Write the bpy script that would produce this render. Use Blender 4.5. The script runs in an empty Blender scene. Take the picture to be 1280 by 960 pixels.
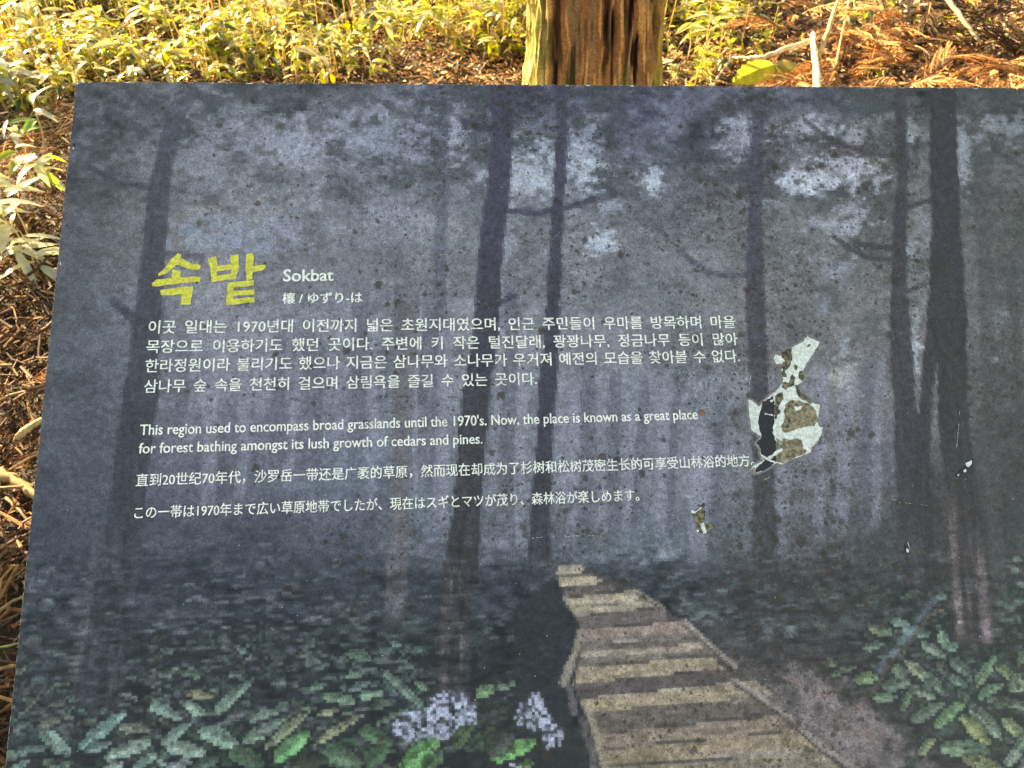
import bpy, math, random
import numpy as np
from mathutils import Vector, Matrix

R = math.radians
rng = np.random.default_rng(11)
random.seed(5)
sc = bpy.context.scene
COL = sc.collection

# ------------------------------------------------------------------ camera, sky, sun, exposure
PITCH = 46.0
CAM_H = 1.55
FPX = 961.0                                   # focal length in pixels of the 1280 x 960 frame
cam_d = bpy.data.cameras.new('camera')
cam_d.sensor_width = 36.0
cam_d.lens = FPX / 1280 * 36.0
cam_d.clip_start = 0.01
cam_d.clip_end = 2000
cam_d.dof.use_dof = True
cam_d.dof.focus_distance = 0.66
cam_d.dof.aperture_fstop = 20.0
cam = bpy.data.objects.new('camera', cam_d)
COL.objects.link(cam)
cam.location = (0, 0, CAM_H)
cam.rotation_euler = (R(90 - PITCH), 0, 0)
sc.camera = cam

SUN_EL, SUN_AZ = 18.5, -50.0                  # azimuth measured from straight ahead, negative to the left
world = bpy.data.worlds.new('World')
sc.world = world
world.use_nodes = True
wn = world.node_tree
bg = wn.nodes['Background']
sky = wn.nodes.new('ShaderNodeTexSky')
sky.sky_type = 'NISHITA'
sky.sun_disc = False
sky.sun_elevation = R(SUN_EL)
sky.sun_rotation = R(SUN_AZ)
wn.links.new(sky.outputs[0], bg.inputs[0])
bg.inputs[1].default_value = 0.08
sun_d = bpy.data.lights.new('sun', 'SUN')
sun_d.energy = 5.0
sun_d.angle = R(0.5)
sun_d.color = (1.0, 0.90, 0.74)
sun = bpy.data.objects.new('sun', sun_d)
COL.objects.link(sun)
sdir = Vector((math.cos(R(SUN_EL)) * math.sin(R(SUN_AZ)), math.cos(R(SUN_EL)) * math.cos(R(SUN_AZ)), math.sin(R(SUN_EL))))
sun.rotation_euler = sdir.to_track_quat('Z', 'Y').to_euler()
sun.location = sdir * 20
sc.view_settings.view_transform = 'Standard'
sc.view_settings.look = 'None'
sc.view_settings.gamma = 1.0
sc.view_settings.use_curve_mapping = False
sc.view_settings.exposure = 3.08
sc.view_settings.use_white_balance = True
sc.view_settings.white_balance_temperature = 11000
sc.view_settings.white_balance_tint = 10

# ------------------------------------------------------------------ geometry of the view (calibration of the board plane)
th = R(PITCH)
RIGHT = np.array([1.0, 0, 0]); FWD = np.array([0, math.cos(th), -math.sin(th)]); DOWN = np.array([0, -math.sin(th), -math.cos(th)])
CAMP = np.array([0, 0, CAM_H])
def cam2world(v): return RIGHT * v[0] + DOWN * v[1] + FWD * v[2]
def ray(px, py): return cam2world(np.array([(px - 640) / FPX, (py - 480) / FPX, 1.0]))
def ground_at(px, py, h=0.0):
    d = ray(px, py); t = (h - CAM_H) / d[2]
    return CAMP + d * t
BU = np.array([0.99702067, -0.02200215, 0.07393031]); BU /= np.linalg.norm(BU)
BV = np.array([-190.0, -4080.0, 961.0]); BV /= np.linalg.norm(BV); BV -= BU * (BU @ BV); BV /= np.linalg.norm(BV)
BN = np.cross(BU, BV)
if BN[2] > 0: BN = -BN
D0 = 0.70                                     # depth of the board's top left corner
P0 = np.array([(95.5 - 640) / FPX, (102 - 480) / FPX, 1.0]) * D0
UW, VW, NW, PW = cam2world(BU), cam2world(BV), cam2world(BN), CAMP + cam2world(P0)
def b2px(u, v):
    """board metres (u right, v down) -> position in the photograph the print was surveyed in"""
    X = P0[0] + BU[0] * u - BV[0] * v; Y = P0[1] + BU[1] * u - BV[1] * v; Z = P0[2] + BU[2] * u - BV[2] * v
    return 640 + FPX * X / Z, 480 + FPX * Y / Z
A3 = np.stack([BU, -BV, P0], 1)
HM = np.linalg.inv(A3)
def px2b(px, py):
    d = HM @ np.array([(px - 640) / FPX, (py - 480) / FPX, 1.0])
    return d[0] / d[2], d[1] / d[2]
BW, BH = 1.03, 0.74                           # size of the board
BOARD_M = Matrix(((UW[0], VW[0], NW[0], PW[0]), (UW[1], VW[1], NW[1], PW[1]), (UW[2], VW[2], NW[2], PW[2]), (0, 0, 0, 1)))

def s2l(c):
    c = np.asarray(c, dtype=np.float64)
    return np.where(c <= 0.04045, c / 12.92, ((c + 0.055) / 1.055) ** 2.4)

# ------------------------------------------------------------------ noise
def vnoise(x, y, seed=0):
    xi = np.floor(x).astype(np.int64); yi = np.floor(y).astype(np.int64)
    fx = x - xi; fy = y - yi
    fx = fx * fx * (3 - 2 * fx); fy = fy * fy * (3 - 2 * fy)
    def h(a, b):
        n = (a * 374761393 + b * 668265263 + seed * 1442695041) & 0xFFFFFFFF
        n = ((n ^ (n >> 13)) * 1274126177) & 0xFFFFFFFF
        n = ((n ^ (n >> 16)) * 2246822519) & 0xFFFFFFFF
        return ((n ^ (n >> 15)) & 0xFFFF) / 65535.0
    a = h(xi, yi); b = h(xi + 1, yi); c = h(xi, yi + 1); d = h(xi + 1, yi + 1)
    return (a * (1 - fx) + b * fx) * (1 - fy) + (c * (1 - fx) + d * fx) * fy
def fbm(x, y, seed=0, o=4):
    s = 0; a = 0.5; t = 0
    for i in range(o):
        s = s + a * vnoise(x * 2 ** i, y * 2 ** i, seed + i * 17); t += a; a *= 0.55
    return s / t
def sst(a, b, x):
    t = np.clip((x - a) / (b - a), 0, 1); return t * t * (3 - 2 * t)

# ------------------------------------------------------------------ object helpers
def link(o, parent=None):
    COL.objects.link(o)
    if parent is not None: o.parent = parent
    return o
def tag(o, label=None, cat=None, group=None, kind=None):
    if label: o['label'] = label
    if cat: o['category'] = cat
    if group: o['group'] = group
    if kind: o['kind'] = kind
    return o
def empty(name, loc, label=None, cat=None, group=None):
    o = bpy.data.objects.new(name, None); o.empty_display_size = 0.05
    o.location = loc
    link(o); tag(o, label, cat, group); return o
def mesh_obj(name, verts, faces, mat, parent=None, cols=None, smooth=False):
    me = bpy.data.meshes.new(name)
    me.from_pydata([tuple(v) for v in verts], [], [tuple(f) for f in faces])
    me.update()
    if cols is not None:
        a = me.attributes.new('tint', 'FLOAT_COLOR', 'FACE')
        c = np.ones((len(faces), 4), np.float32); c[:, :3] = np.asarray(cols, np.float32)[:, :3]
        a.data.foreach_set('color', c.ravel())
    if smooth: me.polygons.foreach_set('use_smooth', [True] * len(faces))
    me.materials.append(mat)
    return link(bpy.data.objects.new(name, me), parent)
class MB:
    """collects pieces of one mesh, with a colour per face"""
    def __init__(s): s.v = []; s.f = []; s.c = []; s.n = 0
    def add(s, v, f, c):
        v = np.asarray(v, float)
        s.v.append(v)
        for q in f: s.f.append(tuple(int(i) + s.n for i in q))
        s.c.extend([tuple(c)] * len(f)); s.n += len(v)
    def build(s, name, mat, parent=None, smooth=False):
        return mesh_obj(name, np.concatenate(s.v), s.f, mat, parent, s.c, smooth)
def frame(d):
    d = d / (np.linalg.norm(d) + 1e-9)
    a = np.array([0, 0, 1.0]) if abs(d[2]) < 0.9 else np.array([1.0, 0, 0])
    x = np.cross(d, a); x /= np.linalg.norm(x)
    return x, np.cross(d, x), d
def tube(mb, pts, rads, col, n=6, jit=0.0, cap=True):
    pts = np.asarray(pts, float); k = len(pts); V = []
    for i in range(k):
        d = pts[min(i + 1, k - 1)] - pts[max(i - 1, 0)]
        x, y, _ = frame(d)
        for j in range(n):
            a = 2 * math.pi * j / n
            r = rads[i] * (1 + jit * (random.random() - 0.5) * 2)
            V.append(pts[i] + (x * math.cos(a) + y * math.sin(a)) * r)
    F = []
    for i in range(k - 1):
        for j in range(n):
            F.append((i * n + j, i * n + (j + 1) % n, (i + 1) * n + (j + 1) % n, (i + 1) * n + j))
    if cap: F += [tuple(range(n - 1, -1, -1)), tuple((k - 1) * n + j for j in range(n))]
    mb.add(V, F, col)
LT = [(0, .03), (.18, .72), (.42, 1.0), (.7, .75), (1.0, .04)]
def leaf(mb, base, d, up, L, W, droop, col, fold=0.25, twist=0.0):
    d = d / np.linalg.norm(d)
    s = np.cross(d, up); s /= (np.linalg.norm(s) + 1e-9); n = np.cross(s, d)
    V = []
    for t, w in LT:
        c = base + d * (L * t) - n * (droop * L * t * t)
        ww = W * w * 0.5
        ss = s * math.cos(twist * t) + n * math.sin(twist * t)
        V += [c - ss * ww + n * ww * fold, c, c + ss * ww + n * ww * fold]
    F = []
    for i in range(4):
        a = i * 3
        F += [(a, a + 1, a + 4, a + 3), (a + 1, a + 2, a + 5, a + 4)]
    mb.add(V, F, col)
def rdir(zlo=-0.2, zhi=0.6):
    a = random.uniform(0, 2 * math.pi); z = random.uniform(zlo, zhi); r = math.sqrt(max(0.05, 1 - z * z))
    return np.array([math.cos(a) * r, math.sin(a) * r, z])

# ------------------------------------------------------------------ materials
def newmat(name):
    m = bpy.data.materials.new(name); m.use_nodes = True
    nt = m.node_tree; return m, nt, nt.nodes['Principled BSDF'], nt.nodes['Material Output']
def nd(nt, t, **k):
    n = nt.nodes.new(t)
    for a, b in k.items(): setattr(n, a, b)
    return n
def math_(nt, op, a, b=None, clamp=False):
    n = nd(nt, 'ShaderNodeMath', operation=op, use_clamp=clamp)
    for i, v in enumerate((a, b)):
        if v is None: continue
        if hasattr(v, 'links'): nt.links.new(v, n.inputs[i])
        else: n.inputs[i].default_value = v
    return n.outputs[0]
def mapr(nt, v, a, b, c=0.0, d=1.0):
    n = nd(nt, 'ShaderNodeMapRange'); n.interpolation_type = 'SMOOTHSTEP'
    nt.links.new(v, n.inputs[0])
    for i, x in enumerate((a, b, c, d)): n.inputs[i + 1].default_value = x
    return n.outputs[0]
def mix(nt, fac, a, b, bt='MIX'):
    n = nd(nt, 'ShaderNodeMix', data_type='RGBA', blend_type=bt)
    if hasattr(fac, 'links'): nt.links.new(fac, n.inputs[0])
    else: n.inputs[0].default_value = fac
    for i, v in ((6, a), (7, b)):
        if hasattr(v, 'links'): nt.links.new(v, n.inputs[i])
        else: n.inputs[i].default_value = (*v, 1)
    return n.outputs[2]
def attr_mat(name, rough=0.6, trans=0.0, tint=(1, 1, 1), var=0.25, scale=30.0, spec=0.4, bump=0.0):
    m, nt, p, out = newmat(name)
    a = nd(nt, 'ShaderNodeAttribute', attribute_name='tint')
    tc = nd(nt, 'ShaderNodeTexCoord')
    no = nd(nt, 'ShaderNodeTexNoise'); no.inputs['Scale'].default_value = scale; no.inputs['Detail'].default_value = 4
    nt.links.new(tc.outputs['Object'], no.inputs[0])
    k = mapr(nt, no.outputs[0], 0.3, 0.7, 1 - var, 1 + var)
    c = mix(nt, 1.0, a.outputs[0], nd(nt, 'ShaderNodeCombineColor').outputs[0], 'MULTIPLY')
    cc = c.node.inputs[7].links[0].from_node
    for i in range(3): nt.links.new(k, cc.inputs[i])
    nt.links.new(c, p.inputs['Base Color'])
    p.inputs['Roughness'].default_value = rough
    p.inputs['Specular IOR Level'].default_value = spec
    if bump:
        b = nd(nt, 'ShaderNodeBump'); b.inputs['Strength'].default_value = bump; b.inputs['Distance'].default_value = 0.003
        nt.links.new(no.outputs[0], b.inputs['Height']); nt.links.new(b.outputs[0], p.inputs['Normal'])
    if trans:
        t = nd(nt, 'ShaderNodeBsdfTranslucent')
        c2 = mix(nt, 1.0, c, tint, 'MULTIPLY'); nt.links.new(c2, t.inputs[0])
        ms = nd(nt, 'ShaderNodeMixShader'); ms.inputs[0].default_value = trans
        nt.links.new(p.outputs[0], ms.inputs[1]); nt.links.new(t.outputs[0], ms.inputs[2])
        nt.links.new(ms.outputs[0], out.inputs[0])
    return m
M_LEAF = attr_mat('bamboo leaf', 0.38, 0.5, (1.0, 0.95, 0.45), 0.2, 40, 0.5)
M_DRY = attr_mat('dry litter', 0.75, 0.15, (1, 0.8, 0.55), 0.3, 60, 0.25)
M_WOOD = attr_mat('dead wood', 0.75, 0, (1, 1, 1), 0.3, 45, 0.25, 0.5)

def wear(nt, tc, col, strength=1.0):
    """mildew spots, dust and grain on the weathered print; returns the colour"""
    warp = nd(nt, 'ShaderNodeTexNoise'); warp.inputs['Scale'].default_value = 220; warp.inputs['Detail'].default_value = 2
    nt.links.new(tc, warp.inputs[0])
    sub = nd(nt, 'ShaderNodeVectorMath', operation='SUBTRACT'); nt.links.new(warp.outputs['Color'], sub.inputs[0]); sub.inputs[1].default_value = (.5, .5, .5)
    scl = nd(nt, 'ShaderNodeVectorMath', operation='SCALE'); nt.links.new(sub.outputs[0], scl.inputs[0]); scl.inputs['Scale'].default_value = 0.005
    add = nd(nt, 'ShaderNodeVectorMath', operation='ADD'); nt.links.new(tc, add.inputs[0]); nt.links.new(scl.outputs[0], add.inputs[1])
    P = add.outputs[0]
    sp = nd(nt, 'ShaderNodeSeparateXYZ'); nt.links.new(tc, sp.inputs[0])
    gx = mapr(nt, sp.outputs[0], 0.10, 0.75, 0.30, 1.0)
    gx2 = mapr(nt, sp.outputs[0], 0.0, 0.28, 0.0, 1.0)
    big = nd(nt, 'ShaderNodeTexNoise'); big.inputs['Scale'].default_value = 9; big.inputs['Detail'].default_value = 3
    nt.links.new(tc, big.inputs[0])
    patch = math_(nt, 'MULTIPLY', mapr(nt, big.outputs[0], 0.42, 0.60, 0.12, 1.05), math_(nt, 'MULTIPLY', gx, gx2))
    total = None
    for scale, keep, rmax, hard, amt in ((44, 0.46, 0.25, 0.13, 0.70), (70, 0.62, 0.31, 0.12, 0.80), (115, 0.66, 0.34, 0.12, 0.76), (230, 0.62, 0.42, 0.10, 0.78), (480, 0.52, 0.45, 0.10, 0.72)):
        v = nd(nt, 'ShaderNodeTexVoronoi'); v.inputs['Scale'].default_value = scale; v.inputs['Randomness'].default_value = 1
        nt.links.new(P, v.inputs['Vector'])
        sc_ = nd(nt, 'ShaderNodeSeparateColor'); nt.links.new(v.outputs['Color'], sc_.inputs[0])
        on = math_(nt, 'LESS_THAN', sc_.outputs[0], math_(nt, 'MULTIPLY', patch, keep * 1.4))
        r = math_(nt, 'MULTIPLY', sc_.outputs[1], rmax)
        d = math_(nt, 'SUBTRACT', r, v.outputs['Distance'])
        s = math_(nt, 'MULTIPLY', mapr(nt, d, -hard * 0.6, hard, 0, amt), on)
        total = s if total is None else math_(nt, 'MAXIMUM', total, s)
    # diffuse soot clouds around the spots
    cl = nd(nt, 'ShaderNodeTexNoise'); cl.inputs['Scale'].default_value = 60; cl.inputs['Detail'].default_value = 6; cl.inputs['Roughness'].default_value = 0.7
    nt.links.new(tc, cl.inputs[0])
    cloud = math_(nt, 'MULTIPLY', mapr(nt, cl.outputs[0], 0.46, 0.64, 0, 0.52), patch)
    total = math_(nt, 'MAXIMUM', total, cloud)
    total = math_(nt, 'MULTIPLY', total, strength)
    c = mix(nt, total, col, (0.034, 0.025, 0.014))
    # grain
    g = nd(nt, 'ShaderNodeTexNoise'); g.inputs['Scale'].default_value = 900; g.inputs['Detail'].default_value = 2
    nt.links.new(tc, g.inputs[0])
    gg = mapr(nt, g.outputs[0], 0.25, 0.75, 0.80, 1.20)
    cc = nd(nt, 'ShaderNodeCombineColor')
    for i in range(3): nt.links.new(gg, cc.inputs[i])
    c = mix(nt, 1.0, c, cc.outputs[0], 'MULTIPLY')
    g2 = nd(nt, 'ShaderNodeTexNoise'); g2.inputs['Scale'].default_value = 170; g2.inputs['Detail'].default_value = 7; g2.inputs['Roughness'].default_value = .78
    nt.links.new(tc, g2.inputs[0])
    gg2 = math_(nt, 'ADD', 1.0, math_(nt, 'MULTIPLY', mapr(nt, g2.outputs[0], 0.32, 0.68, -.22, .20), strength))
    cc2 = nd(nt, 'ShaderNodeCombineColor')
    for i in range(3): nt.links.new(gg2, cc2.inputs[i])
    c = mix(nt, 1.0, c, cc2.outputs[0], 'MULTIPLY')
    # pale dust and pin pricks
    v = nd(nt, 'ShaderNodeTexVoronoi'); v.inputs['Scale'].default_value = 110; nt.links.new(tc, v.inputs['Vector'])
    sc_ = nd(nt, 'ShaderNodeSeparateColor'); nt.links.new(v.outputs['Color'], sc_.inputs[0])
    on = math_(nt, 'LESS_THAN', sc_.outputs[2], 0.035)
    dd = math_(nt, 'MULTIPLY', math_(nt, 'LESS_THAN', v.outputs['Distance'], 0.055), on)
    c = mix(nt, math_(nt, 'MULTIPLY', dd, 0.55), c, (0.55, 0.55, 0.5))
    return c
def board_mat(name, col=None, rough=0.42, wearamt=1.0, attribute=None, lo=.82, hi=1.08):
    m, nt, p, out = newmat(name)
    tc = nd(nt, 'ShaderNodeTexCoord').outputs['Object']
    if attribute:
        c = nd(nt, 'ShaderNodeAttribute', attribute_name=attribute).outputs[0]
    else:
        n = nd(nt, 'ShaderNodeTexNoise'); n.inputs['Scale'].default_value = 300; n.inputs['Detail'].default_value = 5; nt.links.new(tc, n.inputs[0])
        c = mix(nt, mapr(nt, n.outputs[0], 0.35, 0.65), tuple(x * lo for x in col), tuple(min(1, x * hi) for x in col))
    c = wear(nt, tc, c, wearamt)
    nt.links.new(c, p.inputs['Base Color'])
    p.inputs['Roughness'].default_value = rough
    p.inputs['Specular IOR Level'].default_value = 0.35
    b = nd(nt, 'ShaderNodeBump'); b.inputs['Strength'].default_value = 0.15; b.inputs['Distance'].default_value = 0.0005
    n = nd(nt, 'ShaderNodeTexNoise'); n.inputs['Scale'].default_value = 400; nt.links.new(tc, n.inputs[0])
    nt.links.new(n.outputs[0], b.inputs['Height']); nt.links.new(b.outputs[0], p.inputs['Normal'])
    return m

# ------------------------------------------------------------------ THE GROUND
def gh(x, y):
    n = fbm(np.asarray(x, float) * 1.3 + 31.7, np.asarray(y, float) * 1.3 + 11.2, 3, 4) - 0.5
    return n * 0.09 + (fbm(np.asarray(x, float) * 8 + 3, np.asarray(y, float) * 8 + 5, 13, 3) - .5) * .055 * sst(3.2, 2.6, np.asarray(y, float))
def build_ground():
    def axis(lo, hi, mid_lo, mid_hi, step):
        a = list(np.arange(mid_lo, mid_hi, step)); x = mid_lo; s = step; L = []
        while x > lo: s *= 1.35; x -= s; L.append(x)
        x = mid_hi; s = step; H = [mid_hi]
        while x < hi: s *= 1.35; x += s; H.append(x)
        return np.array(L[::-1] + a + H)
    xs = axis(-600, 600, -4.5, 4.5, 0.03); ys = axis(-600, 600, -1.0, 7.5, 0.03)
    X, Y = np.meshgrid(xs, ys)
    Z = gh(X, Y)
    far = sst(6, 30, np.hypot(X, Y - 3)); Z = Z * (1 - far) + far * (fbm(X / 40, Y / 40, 9, 3) - 0.5) * 2
    nx, ny = len(xs), len(ys)
    V = np.stack([X.ravel(), Y.ravel(), Z.ravel()], 1)
    i = np.arange(nx * ny).reshape(ny, nx)
    F = np.stack([i[:-1, :-1].ravel(), i[:-1, 1:].ravel(), i[1:, 1:].ravel(), i[1:, :-1].ravel()], 1)
    m, nt, p, out = newmat('forest floor')
    tc = nd(nt, 'ShaderNodeTexCoord').outputs['Object']
    n1 = nd(nt, 'ShaderNodeTexNoise'); n1.inputs['Scale'].default_value = 2.5; n1.inputs['Detail'].default_value = 8; n1.inputs['Roughness'].default_value = .7
    n2 = nd(nt, 'ShaderNodeTexNoise'); n2.inputs['Scale'].default_value = 70; n2.inputs['Detail'].default_value = 6; n2.inputs['Roughness'].default_value = .75
    for n in (n1, n2): nt.links.new(tc, n.inputs[0])
    c = mix(nt, mapr(nt, n1.outputs[0], .35, .65), (.014, .009, .006), (.04, .023, .012))
    c = mix(nt, mapr(nt, n2.outputs[0], .50, .72), c, (.10, .06, .03))
    nt.links.new(c, p.inputs['Base Color']); p.inputs['Roughness'].default_value = .9
    b = nd(nt, 'ShaderNodeBump'); b.inputs['Distance'].default_value = .02; nt.links.new(n2.outputs[0], b.inputs['Height']); nt.links.new(b.outputs[0], p.inputs['Normal'])
    o = mesh_obj('ground', V, F, m, smooth=True)
    tag(o, kind='structure')
build_ground()
def G(px, py, h=0.0):
    p = ground_at(px, py, 0.0)
    for _ in range(3): p = ground_at(px, py, float(gh(p[0], p[1])) + h)
    return p
def gz(x, y): return float(gh(x, y))

# ------------------------------------------------------------------ THE CEDAR TREE
def build_tree():
    base = G(737, 128)
    root = empty('cedar_tree', (base[0], base[1], gz(base[0], base[1])), 'broad cedar tree with shaggy red brown bark and mossy yellow left side', 'tree')
    NA, NR = 420, 270
    zs = np.concatenate([np.linspace(-0.15, 1.1, 210), np.linspace(1.15, 15, NR - 210)])
    a = np.linspace(0, 2 * math.pi, NA, endpoint=False)
    Aa, Z = np.meshgrid(a, zs)
    r0 = 0.245 * (1 - 0.045 * np.maximum(Z, 0)) + 0.055 * np.exp(-np.maximum(Z, -0.1) * 5.5) + 0.012 * np.cos(3 * Aa + 1)
    w = Aa / (2 * math.pi)
    wob = 0.2 * (fbm(np.cos(Aa) * 3 + 7, Z * 1.2 + np.sin(Aa) * 3, 41, 3) - .5)
    def ridg(k, sd, st):
        n = (vnoise((w * k + wob * k * .10), Z * st, sd) + vnoise(((w * k) % k + wob * k * .10), Z * st * 2 + 50, sd + 5)) / 2
        return 1 - np.abs(n * 2 - 1) * 1.6
    rg = ridg(66, 2, 3.2) * 0.5 + ridg(132, 8, 5.0) * 0.4 + ridg(26, 4, 1.8) * 0.3
    r = r0 + 0.034 * (rg - 0.5) + .010 * (vnoise(w * 90 + wob * 6, Z * 2.5, 66) - .5)
    lean = -0.035
    X = r * np.cos(Aa) + Z * lean; Y = r * np.sin(Aa)
    V = np.stack([X.ravel(), Y.ravel(), Z.ravel()], 1)
    i = np.arange(NA * NR).reshape(NR, NA); j = np.roll(i, -1, 1)
    F = np.stack([i[:-1].ravel(), j[:-1].ravel(), j[1:].ravel(), i[1:].ravel()], 1)
    # bark colour: fibres of red brown, tan, dark cracks; moss on one flank and at the foot
    mid = lambda q: (q[:-1] + q[1:]) / 2
    h = mid(rg); A2 = mid(Aa); Z2 = mid(Z); w2 = A2 / (2 * math.pi)
    fw = (fbm(w2 * 30, Z2 * 6, 55, 3) - .5)
    fib = vnoise(w2 * 150 + mid(wob) * 14 + fw * 2.6, Z2 * 7.0, 77); fib2 = vnoise(w2 * 56 + mid(wob) * 7 + fw * 1.3, Z2 * 3.0, 91)
    c = np.zeros(h.shape + (3,))
    dark = np.array([.010, .005, .003]); red = np.array([.23, .095, .038]); tan = np.array([.48, .23, .08])
    k = sst(.36, .60, h)[..., None]; c = dark * (1 - k) + red * k
    k = (sst(.52, .68, fib) * sst(.45, .65, h))[..., None]; c = c * (1 - k) + tan * k
    k = (sst(.66, .74, fib2) * sst(.4, .6, h) * .8)[..., None]; c = c * (1 - k) + np.array([.46, .25, .11]) * k
    k = (sst(.36, .24, fib2) * .85)[..., None]; c = c * (1 - k) + dark * k
    k = (sst(.6, .8, fib2) * .6)[..., None]; c = c * (1 - k) + np.array([.05, .028, .02]) * k
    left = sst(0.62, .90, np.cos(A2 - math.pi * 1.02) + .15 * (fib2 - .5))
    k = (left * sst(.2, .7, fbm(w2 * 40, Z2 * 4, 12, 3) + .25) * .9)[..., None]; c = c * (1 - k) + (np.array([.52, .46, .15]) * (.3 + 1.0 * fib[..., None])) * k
    rgt = sst(.74, .95, np.cos(A2) + .1 * (fib2 - .5)); k = (rgt * sst(.3, .6, h) * .8)[..., None]; c = c * (1 - k) + np.array([.42, .24, .05]) * (.5 + .7 * fib[..., None]) * k  # orange rim glow of the backlit right edge, painted into the bark
    foot = sst(.7, .15, Z2 + .5 * fbm(w2 * 18, Z2 * 3, 14, 3) - .1) * sst(.45, .7, vnoise(w2 * 22, Z2 * 2, 33)) * sst(.25, .6, np.cos(A2 + .9))
    k = (foot * .75)[..., None]; c = c * (1 - k) + np.array([.11, .12, .025]) * k
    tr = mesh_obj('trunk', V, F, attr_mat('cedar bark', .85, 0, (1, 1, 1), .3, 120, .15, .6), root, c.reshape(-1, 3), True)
    # crown high above the frame: limbs and leaf sprays
    mb = MB()
    lm = MB()
    for q in range(46):
        z = 6 + 9 * random.random(); an = random.uniform(0, 6.28); L = (15.8 - z) * .28 + .5
        d = np.array([math.cos(an), math.sin(an), .15]); p0 = np.array([z * lean, 0, z])
        tip = p0 + d * L + np.array([0, 0, -.1 * L])
        lm = MB(); tube(lm, [p0, (p0 + tip) / 2 + np.array([0, 0, .1]), tip], [.035, .02, .006], (.10, .05, .03), 5); lm.build('limb', M_WOOD, root)
        for _ in range(46):
            t = random.random(); c0 = p0 + (tip - p0) * (.25 + .75 * t) + np.random.default_rng(q * 100 + _).normal(0, .17, 3)
            leaf(mb, c0, rdir(-.6, .3), np.array([0, 0, 1.0]), random.uniform(.25, .5), random.uniform(.08, .16), .3, (.04 + .03 * random.random(), .08 + .04 * random.random(), .025))
    mb.build('crown', M_LEAF, root)
    return base
TREE = build_tree()
# an unseen second cedar, added out to the left for its shadow; its trunk shades the litter beside the lower half of the board
src = bpy.data.objects['cedar_tree']
o = src.copy(); COL.objects.link(o); o['label'] = 'unseen second cedar added far out to the left to shade the litter beside the board'
for ch in list(src.children):
    q = ch.copy(); COL.objects.link(q); q.parent = o
o.location = (-1.02 - .766 * 5, .56 + .643 * 5, gz(-4.85, 3.8)); o.rotation_euler = (0, 0, 2.1)

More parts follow.
